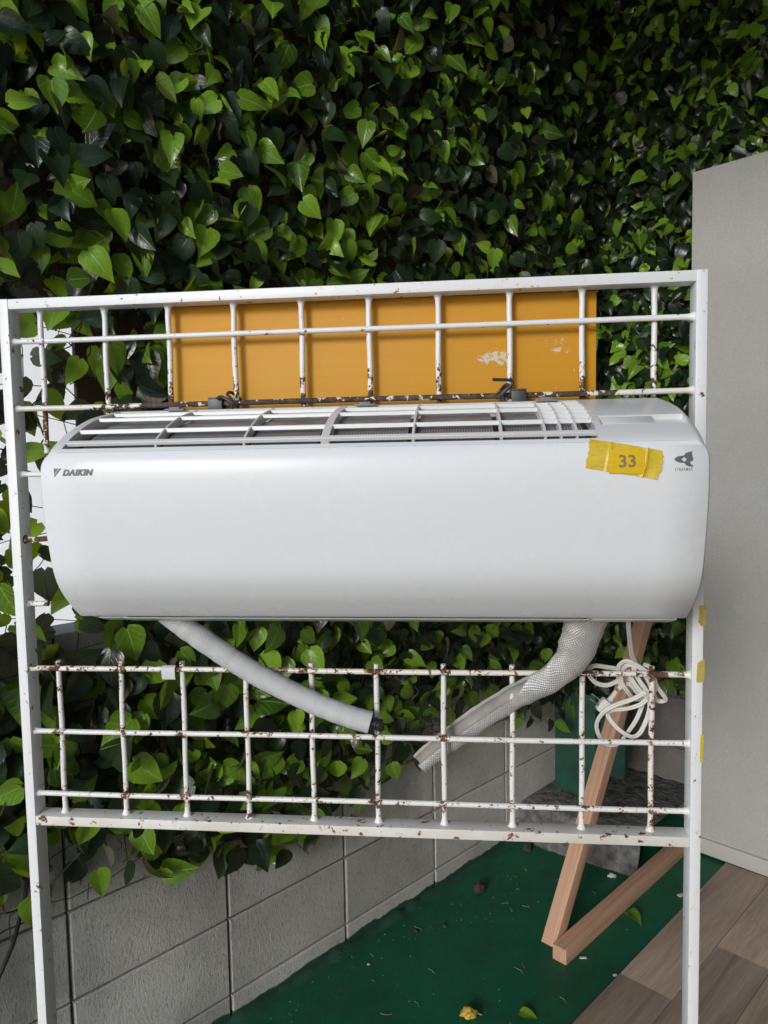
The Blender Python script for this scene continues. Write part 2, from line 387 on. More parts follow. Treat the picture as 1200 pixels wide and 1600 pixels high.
# ------------------------------------------------------------------ mesh helpers
class MB:
    def __init__(s): s.v = []; s.f = []; s.mi = []; s.uv = None
    def add(s, vs, fs, mi=0):
        o = len(s.v); s.v += [tuple(p) for p in vs]; s.f += [tuple(i + o for i in f) for f in fs]; s.mi += [mi] * len(fs)
    def box(s, c, size, rot=None, bev=0.0, mi=0):
        bm = bmesh.new(); bmesh.ops.create_cube(bm, size=1.0)
        for v in bm.verts: v.co = Vector((v.co.x * size[0], v.co.y * size[1], v.co.z * size[2]))
        if bev: bmesh.ops.bevel(bm, geom=bm.edges[:], offset=bev, segments=2, affect='EDGES', profile=0.6)
        mt = Matrix.Translation(Vector(c)) @ (rot if rot else Matrix())
        bm.verts.index_update()
        s.add([mt @ v.co for v in bm.verts], [[v.index for v in f.verts] for f in bm.faces], mi)
        bm.free()
    def tube(s, pts, r, n=8, caps=True, mi=0):
        pts = [Vector(p) for p in pts]; rs = r if isinstance(r, (list, tuple)) else [r] * len(pts)
        fr = frames(pts); o = []
        for (t, a, b), p, rr in zip(fr, pts, rs):
            o += [p + (a * math.cos(2 * PI * k / n) + b * math.sin(2 * PI * k / n)) * rr for k in range(n)]
        fs = [(i * n + k, i * n + (k + 1) % n, (i + 1) * n + (k + 1) % n, (i + 1) * n + k) for i in range(len(pts) - 1) for k in range(n)]
        if caps: fs += [tuple(range(n - 1, -1, -1)), tuple((len(pts) - 1) * n + k for k in range(n))]
        s.add(o, fs, mi)
    def build(s, name, mats, parent=None, smooth=35, center=True, **tags):
        me = bpy.data.meshes.new(name)
        vs = np.array(s.v, float)
        c = (vs.min(0) + vs.max(0)) / 2 if center else np.zeros(3)
        me.from_pydata((vs - c).tolist(), [], s.f)
        for m in (mats if isinstance(mats, (list, tuple)) else [mats]): me.materials.append(m)
        if len(me.materials) > 1: me.polygons.foreach_set('material_index', s.mi)
        if s.uv:
            ul = me.uv_layers.new(name='sweep')
            li = np.empty(len(me.loops), int); me.loops.foreach_get('vertex_index', li)
            ul.data.foreach_set('uv', np.array(s.uv, float)[li].ravel())
        if smooth:
            me.polygons.foreach_set('use_smooth', [True] * len(me.polygons))
            me.set_sharp_from_angle(angle=math.radians(smooth))
        me.update()
        return link(name, me, Matrix.Translation(Vector(c)), parent, **tags)

def link(name, me, mw, parent=None, **tags):
    o = bpy.data.objects.new(name, me); COL.objects.link(o)
    if parent is not None:
        o.parent = parent; o.matrix_parent_inverse = parent['_mw_inv_v'] if False else PINV[parent.name]
    o.matrix_basis = mw
    for k, v in tags.items(): o[k] = v
    PW[o.name] = mw; PINV[o.name] = mw.inverted()
    return o
PINV = {}; PW = {}
def root(name, loc, label, category, group=None):
    o = bpy.data.objects.new(name, None); COL.objects.link(o); o.location = loc; o.empty_display_size = 0.05
    PINV[o.name] = Matrix.Translation(Vector(loc)).inverted(); PW[o.name] = Matrix.Translation(Vector(loc))
    o['label'] = label; o['category'] = category
    if group: o['group'] = group
    return o
def frames(pts):
    ts = []
    for i in range(len(pts)):
        d = pts[min(i + 1, len(pts) - 1)] - pts[max(i - 1, 0)]; ts.append(d.normalized() if d.length > 1e-9 else Vector((0, 0, 1)))
    a = ts[0].orthogonal().normalized(); out = []
    for t in ts:
        a = (a - t * a.dot(t)).normalized(); out.append((t, a, t.cross(a)))
    return out
def spline(pts, n=8):
    """Catmull-Rom through the points"""
    P = [Vector(p) for p in pts]; P = [P[0] * 2 - P[1]] + P + [P[-1] * 2 - P[-2]]; out = []
    for i in range(1, len(P) - 2):
        for k in range(n):
            t = k / n; p0, p1, p2, p3 = P[i - 1], P[i], P[i + 1], P[i + 2]
            out.append(0.5 * ((2 * p1) + (p2 - p0) * t + (2 * p0 - 5 * p1 + 4 * p2 - p3) * t * t + (3 * p1 - p0 - 3 * p2 + p3) * t ** 3))
    out.append(P[-2]); return out
def at(px, py, y):
    """the point of the plane at depth y that the photograph shows at (px, py)"""
    d = FWD + RIGHT * ((px - 600) / F) - UP * ((py - 800) / F)
    return CAM + d * ((y - CAM.y) / d.y)
def atz(px, py, z):
    d = FWD + RIGHT * ((px - 600) / F) - UP * ((py - 800) / F)
    return CAM + d * ((z - CAM.z) / d.z)

# ================================================================== SETTING
def sheet(name, mat, quad, thick=0.0):
    mb = MB(); n = 1
    vs = [Vector(p) for p in quad]
    if thick:
        lo = [p - Vector((0, 0, thick)) for p in vs]
        mb.add(vs + lo, [(0, 1, 2, 3), (7, 6, 5, 4), (0, 4, 5, 1), (1, 5, 6, 2), (2, 6, 7, 3), (3, 7, 4, 0)])
    else: mb.add(vs, [(0, 1, 2, 3)])
    return mb.build(name, mat, smooth=0, kind='structure')
sheet('ground', M['ground'], [(-300, -300, FLOOR - 0.02), (300, -300, FLOOR - 0.02), (300, 300, FLOOR - 0.02), (-300, 300, FLOOR - 0.02)])
sheet('floor', M['floor'], [R(-2.2, 0.0, FLOOR), R(-2.2, 3.3, FLOOR), R(1.9, 3.3, FLOOR), R(1.9, 0.0, FLOOR)], 0.015)
# unseen cover added to shade the yard corner, open at the front left
sheet('shade_roof', M['shade_roof'], [R(-0.95, -0.25, 2.16), R(-0.95, 3.4, 2.16), R(2.1, 3.4, 2.16), R(2.1, -0.25, 2.16)], 0.06)

# deck of wood-grain planks beside the green floor
deck = MB(); deck.box(R(-0.2, 1.984, FLOOR + 0.0025), (3.6, 2.68, 0.003), ROOMROT)
deck_o = deck.build('deck_floor', M['joint'], smooth=0, kind='structure')
PW_, PL_ = 0.149, 0.905
pm = MB(); pm.box((0, 0, 0), (PL_ - 0.0014, PW_ - 0.0014, 0.004), bev=0.0005)
plank_me = None
for r_ in range(9):
    b0 = 0.640 + r_ * PW_
    a = -1.70 + ((0.850 + 1.70) % PL_) - PL_ + (0.0 if r_ % 3 == 0 else (0.30 if r_ % 3 == 1 else 0.62)) - (0 if r_ % 3 == 0 else PL_)
    while a < 1.66:
        a0, a1 = max(a, -1.9), min(a + PL_, 1.625)
        if a1 - a0 > 0.02:
            mw = Matrix.Translation(R((a0 + a1) / 2, b0 + PW_ / 2, FLOOR + 0.006)) @ ROOMROT @ Matrix.Scale((a1 - a0) / PL_, 4, (1, 0, 0))
            if plank_me is None:
                o = pm.build('plank', M['plank'], deck_o, center=False); o.matrix_basis = mw; plank_me = o.data
            else: link('plank', plank_me, mw, deck_o)
        a += PL_

# concrete block walls
def block_wall(lab, along_a, lo, hi, top, fixed, group, high=None, mat='block'):
    rt = root('block_wall', R((lo + hi) / 2, fixed, FLOOR) if along_a else R(fixed, (lo + hi) / 2, FLOOR), lab, 'wall', group)
    core = MB(); h = (top if high is None else high) - (FLOOR - 0.1)
    zc = FLOOR - 0.1 + h / 2
    if along_a: core.box(R((lo + hi) / 2, fixed - 0.060, zc), (hi - lo, 0.09, h - 0.01), ROOMROT)
    else: core.box(R(fixed + 0.055, (lo + hi) / 2, zc), (0.09, hi - lo, h - 0.01), ROOMROT)
    core.build('mortar_core', M['mortar'], rt, smooth=0)
    bms = []
    for k in range(4):
        bm = bmesh.new(); bmesh.ops.create_cube(bm, size=1.0)
        for v in bm.verts: v.co = Vector((v.co.x * 0.392, v.co.y * 0.1, v.co.z * 0.1988))
        bmesh.ops.bevel(bm, geom=[e for e in bm.edges if all(v.co.y < 0 for v in e.verts)], offset=0.0035, segments=1, affect='EDGES')
        me = bpy.data.meshes.new('block'); bm.to_mesh(me); bm.free(); me.materials.append(M[mat]); bms.append(me)
    rows = []
    z = top
    while z > FLOOR: rows.append(z); z -= 0.205
    for z1 in rows:
        k = math.floor(lo / 0.4)
        while k * 0.4 < hi:
            x0, x1 = max(lo, k * 0.4), min(hi, (k + 1) * 0.4)
            if x1 - x0 > 0.03:
                j = random.uniform(-0.0012, 0.0012)
                sc = Matrix.Scale((x1 - x0 - 0.0065) / 0.392, 4, (1, 0, 0))
                if along_a: mw = Matrix.Translation(R((x0 + x1) / 2, fixed - 0.05 + j, z1 - 0.1025)) @ ROOMROT @ Matrix.Rotation(random.uniform(-.002, .002), 4, 'Z') @ sc
                else: mw = Matrix.Translation(R(fixed + 0.05 + j, (x0 + x1) / 2, z1 - 0.1025)) @ ROOMROT @ Matrix.Rotation(-PI / 2, 4, 'Z') @ sc
                link('block', bms[(k + len(rows)) % 4], mw, rt)
            k += 1
    return rt
BACK = 1.86
wall_l = block_wall('grey concrete block wall receding behind the white grid frame, ivy hanging over it', True, -1.2, BACK, -0.192, 0.0, 'concrete block walls')
wall_b = block_wall('back wall of grey blocks, shade mixed into their colour, behind the green board and wooden brace', False, 0.0, 2.6, -0.192, BACK, 'concrete block walls', high=2.1, mat='block_shaded')
# rough mortar fillet along the foot of the left wall
mb = MB(); vs = []; N = 150
for i in range(N + 1):
    a = -1.2 + (BACK - 0.45 + 1.2) * i / N
    n1 = noise.noise(Vector((a * 9, 0, 0))); n2 = noise.noise(Vector((a * 27, 5, 0)))
    w_ = 0.020 + 0.012 * n1 + 0.006 * n2; h_ = 0.016 + 0.010 * n1 + 0.010 * n2
    vs += [R(a, -0.01, FLOOR + h_), R(a, 0.006 + 0.2 * w_, FLOOR + h_ * 0.95), R(a, 0.004 + 0.6 * w_, FLOOR + h_ * 0.45), R(a, 0.006 + w_, FLOOR - 0.003)]
mb.add(vs, [(i * 4 + k, i * 4 + k + 1, (i + 1) * 4 + k + 1, (i + 1) * 4 + k) for i in range(N) for k in range(3)])
mb.build('mortar_fillet', M['block'], wall_l, smooth=60)

# brown board fence above the left wall, with a gap at the left open to the bright street
fence = root('board_fence', R(0.7, -0.06, -0.19), 'brown upright board fence behind the ivy, glimpsed through gaps in the leaves', 'fence')
bm_ = MB(); bm_.box((0, 0, 0), (0.1345, 0.016, 2.28), bev=0.001)
fme = None
a = -0.30
spots = []
while a < 2.0: spots.append(a); a += 0.135
a = -0.435
while a > -1.6: spots.append(a); a -= 0.135
for a in spots:
    mw = Matrix.Translation(R(a + 0.067, -0.07, (0.96 if not -0.62 < a < -0.31 else 1.66) + random.uniform(-.01, .01))) @ ROOMROT
    if fme is None:
        o = bm_.build('board', M['fence'], fence, center=False); o.matrix_basis = mw; fme = o.data
    else: link('board', fme, mw, fence)
mb = MB()
for z in (0.58, 1.2, 1.9): mb.box(R(0.2, -0.094, z), (3.6, 0.03, 0.05), ROOMROT)
mb.build('rail', M['fence'], fence, smooth=0)

# pale house beyond, only seen as white through the gap
hs_ = root('white_house', R(0.2, -2.6, FLOOR), 'pale house wall glimpsed white through the ivy at the left edge', 'house')
HR = ROOMROT @ Matrix.Rotation(math.radians(-40), 4, 'Z')
def H(x, y, z): return R(0.2, -2.6, 0) + (HR @ Vector((x, y, z)))
mb = MB(); mb.box(H(0, 0, 0.4), (5.0, 0.12, 3.4), HR); mb.build('wall', M['render'], hs_, smooth=0)
mb = MB(); mb.box(H(0, 0.06, 2.16), (5.2, 0.3, 0.1), HR); mb.build('eaves', M['shade_roof'], hs_, smooth=0)
sg = root('notice_board', R(-0.55, -0.62, 0.0), 'blue and white board showing between ivy leaves beside the left post', 'notice board')
mb = MB(); mb.box(R(-0.60, -0.62, 0.36), (0.26, 0.012, 0.16), ROOMROT, 0.002); mb.build('board', M['render'], sg)
mb = MB(); mb.box(R(-0.60, -0.611, 0.39), (0.24, 0.005, 0.022), ROOMROT); mb.box(R(-0.62, -0.611, 0.33), (0.18, 0.005, 0.022), ROOMROT); mb.build('stripe', M['blue'], sg, smooth=0)
mb = MB(); mb.tube([R(-0.60, -0.63, FLOOR), R(-0.60, -0.63, 0.30)], 0.012); mb.build('post', M['wall_grey'], sg)

# unseen grey wall added at the right to cut and bounce light
sw = root('added_side_wall', R(-0.1, 2.5, FLOOR), 'unseen grey wall added on the right to cut and bounce light', 'wall')
mb = MB(); mb.box(R(-0.1, 2.55, 0.42), (4.0, 0.1, 3.4), ROOMROT); mb.build('wall', M['wall_grey'], sw, smooth=0)

# partition board
pt = root('partition_board', R(1.7, 1.4, FLOOR), 'tall beige textured partition board standing at the right behind the frame', 'partition')
mb = MB(); mb.box(R(1.652, 1.480, (1.130 + FLOOR + 0.065) / 2), (0.034, 1.98, 1.130 - FLOOR - 0.065), ROOMROT, 0.003); mb.build('board', M['partition'], pt)
mb = MB(); mb.box(R(1.649, 1.480, FLOOR + 0.037), (0.046, 1.984, 0.056), ROOMROT, 0.003); mb.build('skirting', M['skirting'], pt)

# wooden brace: timber on the floor and a strut leaning up to the partition
br = root('wooden_brace', R(1.2, 0.43, FLOOR), 'raw pine brace of two square timbers standing on the green floor', 'brace')
def timber(p, q, w, h, name):
    p, q = Vector(p), Vector(q); x = (q - p).normalized(); yv = Vector((0, 0, 1)).cross(x).normalized(); z = x.cross(yv)
    mb = MB(); mb.box((0, 0, 0), ((q - p).length, w, h), bev=0.0015)
    o = mb.build(name, M['pine'], br, center=False)
    mw = Matrix.Translation((p + q) / 2) @ Matrix((x, yv, z)).transposed().to_4x4()
    o.matrix_basis = mw; return o
timber(R(0.781, 0.4890, FLOOR + 0.0235), R(1.632, 0.4890, FLOOR + 0.0235), 0.045, 0.045, 'base_timber')
timber(R(0.815, 0.4400, FLOOR + 0.010), R(1.632, 0.4400, -0.046), 0.045, 0.045, 'strut')
# dowel groove of the end and pale saw marks come from the material

# ledge, green board
lg = MB(); NX, NY = 26, 10
vs = []
for i in range(NX + 1):
    b = -0.0 + 0.455 * i / NX
    for k, (a, z) in enumerate([(1.275, -1.30), (1.281, -1.26), (1.290, -1.20), (1.296, -1.160), (1.310, -1.15), (1.45, -1.148), (1.55, -1.15), (1.7, -1.15), (1.858, -1.15)]):
        a += 0.16 * max(0, b - 0.12) * (1 if k < 5 else 0)
        q_ = Vector((a * 14, b * 14, z * 14))
        d = 0.007 * noise.noise(q_) + 0.008 * noise.noise(q_ * 2.9) + 0.004 * noise.noise(q_ * 6)
        vs.append(R(a + d * (k < 7), b, z + (d * 0.7 if k > 1 else 0)))
lg.add(vs, [(i * 9 + k, (i + 1) * 9 + k, (i + 1) * 9 + k + 1, i * 9 + k + 1) for i in range(NX) for k in range(8)])
o = lg.build('concrete_ledge', M['rubble'], smooth=50)
o['label'] = 'rough broken concrete ledge along the back, under the green board'; o['category'] = 'ledge'
gb = root('green_board', R(1.45, 0.12, -1.15), 'green painted board standing on the rough ledge behind the brace', 'board')
mb = MB(); mb.box(R(1.50, 0.12, -0.95), (0.028, 0.175, 0.41), ROOMROT, 0.003); mb.build('panel', M['green_board'], gb)
mb = MB(); mb.box(R(1.535, 0.26, -0.90), (0.03, 0.10, 0.30), ROOMROT, 0.003); mb.build('side_panel', M['green_board'], gb)

# ================================================================== WHITE GRID FRAME
XL, XR, ZT, ZB = -0.505, 0.515, 0.4120, -0.400
T, D = 0.0150, 0.030
fr = root('metal_grid_frame', (0, 0, FLOOR), 'white painted steel grid frame on legs with flaking rusty paint, holding the air conditioner', 'frame')
for x in (XL + T / 2, XR - T / 2):
    mb = MB(); mb.box((x, 0, (FLOOR + ZT) / 2), (T, D, ZT - FLOOR), bev=0.0016); mb.build('post', M['paint_post'], fr)
mb = MB(); mb.box(((XL + XR) / 2, 0.0006, ZT - T / 2 - 0.0004), (XR - XL - 2 * T, D, T), bev=0.0014); mb.build('rail', M['paint'], fr)
mb = MB(); mb.box(((XL + XR) / 2, 0.0006, ZB + T / 2), (XR - XL - 2 * T, D, T), bev=0.0014); mb.build('rail', M['paint_rail'], fr)
BR = 0.0041
zj = lambda j: -(j - 3.5) * 0.10026
dx = [0.000, 0.001, 0.0, -0.0005, 0.0008, 0.0, -0.0005, 0.0005, 0.001, -0.0008]
def bar(p, q, mat, flare0=True, flare1=True, n=10):
    p, q = Vector(p), Vector(q); L_ = (q - p).length; d = (q - p) / L_
    side = d.orthogonal().normalized(); pts = []; rs = []
    for k in range(13):
        t = k / 12; w_ = 0.0006 * math.sin(t * 9 + p.x * 37 + p.z * 11)
        pts.append(p + d * (L_ * t) + side * w_); rs.append(BR * random.uniform(0.97, 1.03))
    pre = [p + d * 0.0005, p + d * 0.004] ; 
    if flare0: pts = [p, p + d * 0.003] + [p + d * 0.008] + pts[1:]; rs = [BR * 1.75, BR * 1.35, BR * 1.02] + rs[1:]
    if flare1: pts = pts[:-1] + [q - d * 0.008, q - d * 0.003, q]; rs = rs[:-1] + [BR * 1.02, BR * 1.35, BR * 1.75]
    mb = MB(); mb.tube(pts, rs, n)
    return mb.build('bar', mat, fr, smooth=50)
for i in range(10):
    x = (i - 4.5) * 0.1 + dx[i]
    bar((x, 0.0035, ZT - T - 0.0005), (x, 0.0035, 0.205 if i else 0.165), M['paint_low'], True, False)
    bar((x + 0.001, 0.0035, zj(5) + 0.0095), (x, 0.0035, ZB + T), M['paint_heavy_v' if i == 9 else 'paint_mid_v'], False, True)
for j, mt in ((0, 'paint_clean'), (1, 'bare_long'), (5, 'paint_heavy'), (6, 'paint_mid_h'), (7, 'paint_mid_h')):
    bar((XL + T, -0.004, zj(j) - 0.001), (XR - T, -0.004, zj(j)), M[mt])
bar((XL + T, -0.002, zj(2)), (-0.40, -0.002, zj(2)), M['paint_clean'], True, False)
bar((XL + T, -0.002, zj(3)), (-0.437, -0.002, zj(3) + 0.001), M['bare'], True, False)
bar((XL + T, -0.002, zj(4)), (-0.457, -0.002, zj(4)), M['paint_heavy'], True, False)
# paint blob on the cut end
mb = MB(); mb.tube([(-0.446, -0.002, zj(3) + 0.001), (-0.442, -0.002, zj(3) + 0.001), (-0.430, -0.002, zj(3) + 0.001), (-0.426, -0.002, zj(3) + 0.001)], [0.004, 0.0068, 0.0068, 0.004], 10)
mb.build('paint_blob', M['paint_clean'], fr)
for i in (1, 4, 5, 7, 8):     # weld beads where bars cross
    pass

# ochre board behind the upper bars
mb = MB(); NXp, NZp = 40, 6
c0, c1 = (-0.257, 0.374), (0.12, 0.3985)
mb.box(((c0[0] + c0[1]) / 2, 0.0250, (c1[0] + c1[1]) / 2), (c0[1] - c0[0], 0.006, c1[1] - c1[0]), Matrix.Rotation(0.004, 4, 'Y'), bev=0.0018)
o = mb.build('painted_board', M['orange'])
o['label'] = 'ochre yellow painted board wedged behind the upper bars of the grid frame'; o['category'] = 'board'

# ================================================================== AIR CONDITIONER
PRK = [(-.009, .2415), (-.025, .239), (-.091, .226), (-.143, .208), (-.178, .190), (-.194, .177), (-.200, .161), (-.2015, .138), (-.199, .105),
       (-.192, .064), (-.182, .024), (-.166, -.002), (-.145, -.023), (-.125, -.039), (-.108, -.047), (-.062, -.060), (-.009, -.064)]
_pp = spline([Vector((0, y, z)) for y, z in PRK], 10)
_py = np.array([p.y for p in _pp]); _pz = np.array([p.z for p in _pp])
_ps = np.r_[0.0, np.cumsum(np.hypot(np.diff(_py), np.diff(_pz)))] + 0.009
SMAX = _ps[-1]
def prof(s, off=0.0):
    y = np.interp(s, _ps, _py); z = np.interp(s, _ps, _pz); e = 0.004
    ty = np.interp(s + e, _ps, _py) - np.interp(s - e, _ps, _py); tz = np.interp(s + e, _ps, _pz) - np.interp(s - e, _ps, _pz)
    l = math.hypot(ty, tz) or 1; ny, nz = tz / l, -ty / l          # outward: front / up
    return y + ny * off, z + nz * off
def S(x, s, off=0.0):
    y, z = prof(s, off); return Vector((x, y, z))
AX0, AX1 = -0.340, 0.459
OX0, OX1, OS0, OS1 = -0.319, 0.339, 0.022, 0.1985          # grille opening
RX0, RX1, RS0, RS1 = 0.347, 0.449, 0.136, 0.1655           # recessed strip on the right
ac = root('air_conditioner', (0.06, -0.1, -0.064), 'white wall mounted air conditioner with open top grille, hung on the grid frame', 'air conditioner')
# casing shell
def shell_off(x):
    r_ = 0.012; d = min(x - AX0, AX1 - x)
    return 0.0 if d >= r_ else -(r_ - math.sqrt(max(0, r_ * r_ - (r_ - d) ** 2)))
xs = sorted(set([AX0, AX0 + .0006, AX0 + .002, AX0 + .0045, AX0 + .008, AX0 + .012, OX0, OX1, RX0, RX1, AX1 - .012, AX1 - .008, AX1 - .0045, AX1 - .002, AX1 - .0006, AX1] + [OX0 + (OX1 - OX0) * k / 12 for k in range(1, 12)]))
xs = [x for k, x in enumerate(xs) if k == 0 or x - xs[k - 1] > 1e-6]
ss = sorted(set([0.0091, OS0, OS1, RS0, RS1] + [0.0091 + (SMAX - 0.0095) * k / 64 for k in range(65)]))
ss = [s_ for k, s_ in enumerate(ss) if k == 0 or s_ - ss[k - 1] > 8e-4]
for v_ in (OS0, OS1, RS0, RS1): ss[min(range(len(ss)), key=lambda k: abs(ss[k] - v_))] = v_
mb = MB(); ny = len(ss)
mb.v = [tuple(S(x, s_, shell_off(x))) for x in xs for s_ in ss]
for i in range(len(xs) - 1):
    for k in range(ny - 1):
        xm, sm = (xs[i] + xs[i + 1]) / 2, (ss[k] + ss[k + 1]) / 2
        if OX0 < xm < OX1 and OS0 < sm < OS1: continue
        if RX0 < xm < RX1 and RS0 < sm < RS1: continue
        mb.f.append((i * ny + k, (i + 1) * ny + k, (i + 1) * ny + k + 1, i * ny + k + 1)); mb.mi.append(0)
# ends and back
for e, x in ((0, AX0), (len(xs) - 1, AX1)):
    loop = [e * ny + k for k in range(ny)]
    mb.f.append(tuple(loop if e == 0 else loop[::-1])); mb.mi.append(0)
mb.f.append(tuple([0, ny - 1, (len(xs) - 1) * ny + ny - 1, (len(xs) - 1) * ny])); mb.mi.append(0)
# walls of the grille opening and of the recess
def wall_ring(x0, x1, s0, s1, depth, mi=0, nseg=14, floor=False):
    pts = [(x0, s0 + (s1 - s0) * k / nseg) for k in range(nseg + 1)] + [(x1, s1 - (s1 - s0) * k / nseg) for k in range(nseg + 1)]
    n = len(pts); vs = [S(x, s_, 0) for x, s_ in pts] + [S(x, s_, -depth) for x, s_ in pts]
    mb.add(vs, [(k, (k + 1) % n, n + (k + 1) % n, n + k) for k in range(n)], mi)
    if floor:
        m_ = nseg + 1
        mb.add([S(x0, s0 + (s1 - s0) * k / nseg, -depth) for k in range(m_)] + [S(x1, s0 + (s1 - s0) * k / nseg, -depth) for k in range(m_)],
               [(k, m_ + k, m_ + k + 1, k + 1) for k in range(nseg)], mi)
wall_ring(OX0, OX1, OS0, OS1, 0.020)
wall_ring(RX0, RX1, RS0, RS1, 0.006, floor=True)
mb.build('casing', M['ac_case'], ac, smooth=32)
def patch(name, mat, x0, x1, s0, s1, off, parent, thick=None, nx=2, ns=20, bev=0.0012, corner=0.0, wav=0.0):
    """a sheet bent to the casing's curve, with thickness and soft edges; corner = radius of the two upper corners"""
    mb = MB(); sv = [s0 + (s1 - s0) * (k / ns) for k in range(ns + 1)]
    if corner: sv = [s0 + corner * (1 - math.cos(PI / 2 * k / 8)) for k in range(8)] + [s0 + corner + (s1 - s0 - corner) * k / ns for k in range(ns + 1)]
    def ext(s_):
        if not corner or s_ >= s0 + corner: return x0, x1
        q_ = corner - math.sqrt(max(0, corner ** 2 - (corner - (s_ - s0)) ** 2)); return x0 + q_, x1 - q_
    rows = len(sv)
    grid = []
    for k, s_ in enumerate(sv):
        l, r_ = ext(s_)
        si = min(max(s_, s0 + bev), s1 - bev)
        grid.append([S(l + bev + (r_ - l - 2 * bev) * i / nx, si, off + (wav * noise.noise(Vector((i * .6, k * .5, 3))) if wav else 0)) for i in range(nx + 1)])
    w = nx + 1
    mb.v = [tuple(p) for g in grid for p in g]
    mb.f = [(k * w + i, k * w + i + 1, (k + 1) * w + i + 1, (k + 1) * w + i) for k in range(rows - 1) for i in range(nx)]
    if thick:
        bl = [(0, i) for i in range(nx + 1)] + [(k, nx) for k in range(1, rows)] + [(rows - 1, i) for i in range(nx - 1, -1, -1)] + [(k, 0) for k in range(rows - 2, 0, -1)]
        def outp(k, i, o_):
            l, r_ = ext(sv[k]); return S(l if i == 0 else r_ if i == nx else l + bev + (r_ - l - 2 * bev) * i / nx, sv[k], o_)
        base = len(mb.v); n = len(bl)
        mb.v += [tuple(outp(k, i, off - bev)) for k, i in bl] + [tuple(outp(k, i, off - thick)) for k, i in bl]
        for q_ in range(n):
            q2 = (q_ + 1) % n; a_ = bl[q_][0] * w + bl[q_][1]; b_ = bl[q2][0] * w + bl[q2][1]
            mb.f.append((b_, a_, base + q_, base + q2)); mb.f.append((base + q2, base + q_, base + n + q_, base + n + q2))
    mb.mi = [0] * len(mb.f)
    o = mb.build(name, mat, parent, smooth=50)
    return o
patch('front_panel', M['ac_panel'], AX0 - 0.0006, AX1 + 0.0006, 0.2055, 0.4545, 0.0028, ac, 0.005, nx=16, ns=60, bev=0.0022, corner=0.021)
patch('flap', M['ac_flap'], -0.287, 0.343, 0.468, 0.552, 0.0022, ac, 0.004, nx=8, ns=14, bev=0.001)
patch('lower_trim', M['ac_flap'], -0.322, -0.289, 0.470, 0.54, 0.0016, ac, 0.004, nx=2, ns=10, bev=0.0008)
patch('lower_trim', M['ac_case'], 0.346, 0.452, 0.470, 0.54, 0.0016, ac, 0.004, nx=2, ns=10, bev=0.0008)
patch('cover_plate', M['ac_case'], 0.350, 0.4125, RS0 + 0.003, RS1 - 0.002, -0.001, ac, 0.004, nx=2, ns=8, bev=0.0008)
patch('louvre_gap', M['ac_dark'], -0.28, 0.34, 0.4585, 0.4672, 0.0008, ac, None, nx=6, ns=3)
# inside: cavity and filter
mb = MB(); n = 24
mb.add([S(x, OS0 - 0.004 + (OS1 - OS0 + 0.008) * k / n, -0.0195) for x in (OX0 - 0.002, OX1 + 0.002) for k in range(n + 1)], [(k, n + 1 + k, n + 2 + k, k + 1) for k in range(n)])
mb.build('cavity', M['ac_dark'], ac, smooth=50)
fx = [-0.311, -0.2045, -0.0905, 0.0065, 0.119, 0.225, 0.333]
for k in range(6):
    patch('filter', M['filter'], fx[k] + 0.006, fx[k + 1] - 0.004, 0.048, 0.1935, -0.0115, ac, None, nx=10, ns=16, wav=0.0014)
# ribs across and slats along
def rib(x, w_, s0, s1, depth, name='rib', top=0.0):
    mb = MB(); n = 18; vs = []
    for k in range(n + 1):
        s_ = s0 + (s1 - s0) * k / n; h_ = w_ / 2; c_ = min(0.0006, h_ * .4)
        vs += [S(x - h_, s_, -depth), S(x - h_, s_, top - c_), S(x - h_ + c_, s_, top), S(x + h_ - c_, s_, top), S(x + h_, s_, top - c_), S(x + h_, s_, -depth)]
    fs = [(k * 6 + j, k * 6 + (j + 1) % 6, (k + 1) * 6 + (j + 1) % 6, (k + 1) * 6 + j) for k in range(n) for j in range(6)]
    fs += [tuple(range(6)), tuple(n * 6 + j for j in range(5, -1, -1))]
    mb.add(vs, [f[::-1] for f in fs]); return mb.build(name, M['ac_grille'], ac, smooth=40)
for x, w_ in ((-0.2025, 0.0032), (-0.0885, 0.0032), (0.0135, 0.0105), (0.122, 0.0032), (0.228, 0.0034)): rib(x, w_, OS0, OS1 - 0.012, 0.012)
for x in (0.280, 0.2985, 0.317): rib(x, 0.0028, OS0 + 0.004, OS1 - 0.012, 0.011)
for x in (-0.2025, -0.0885, 0.0135, 0.122, 0.228): rib(x, 0.0045, OS1 - 0.016, OS1, 0.0185, top=-0.0125)
def slat(s_, x0, x1, th, depth, top=0.0, wide=None, name='slat'):
    """a strip along the unit: th thick along the curve, depth inwards"""
    mb = MB(); w_ = wide or th
    sec = [(-w_ / 2, top - 0.0005), (-w_ / 2 + 0.0005, top), (w_ / 2 - 0.0005, top), (w_ / 2, top - 0.0005), (th / 2, -depth), (-th / 2, -depth)]
    y0_, z0_ = prof(s_ - .002); y1_, z1_ = prof(s_ + .002); sn = (z0_ - z1_) / math.hypot(y1_ - y0_, z1_ - z0_)
    vs = [S(x, s_ + ds + (depth * 1.15 * sn if j_ > 3 and name == 'slat' else 0), o_) for x in (x0, x1) for j_, (ds, o_) in enumerate(sec)]
    mb.add(vs, [(j, (j + 1) % 6, 6 + (j + 1) % 6, 6 + j) for j in range(6)] + [(5, 4, 3, 2, 1, 0), (6, 7, 8, 9, 10, 11)])
    return mb.build(name, M['ac_grille'], ac, smooth=40)
slat(0.1832, OX0 + 0.0004, OX1 - 0.0004, 0.0068, 0.004, 0.0006, name='front_slat')
slat(0.1460, OX0 + 0.0004, OX1 - 0.0004, 0.0022, 0.0044, 0.0002)
slat(0.0900, OX0 + 0.0004, 0.281, 0.0022, 0.0044, 0.0002)
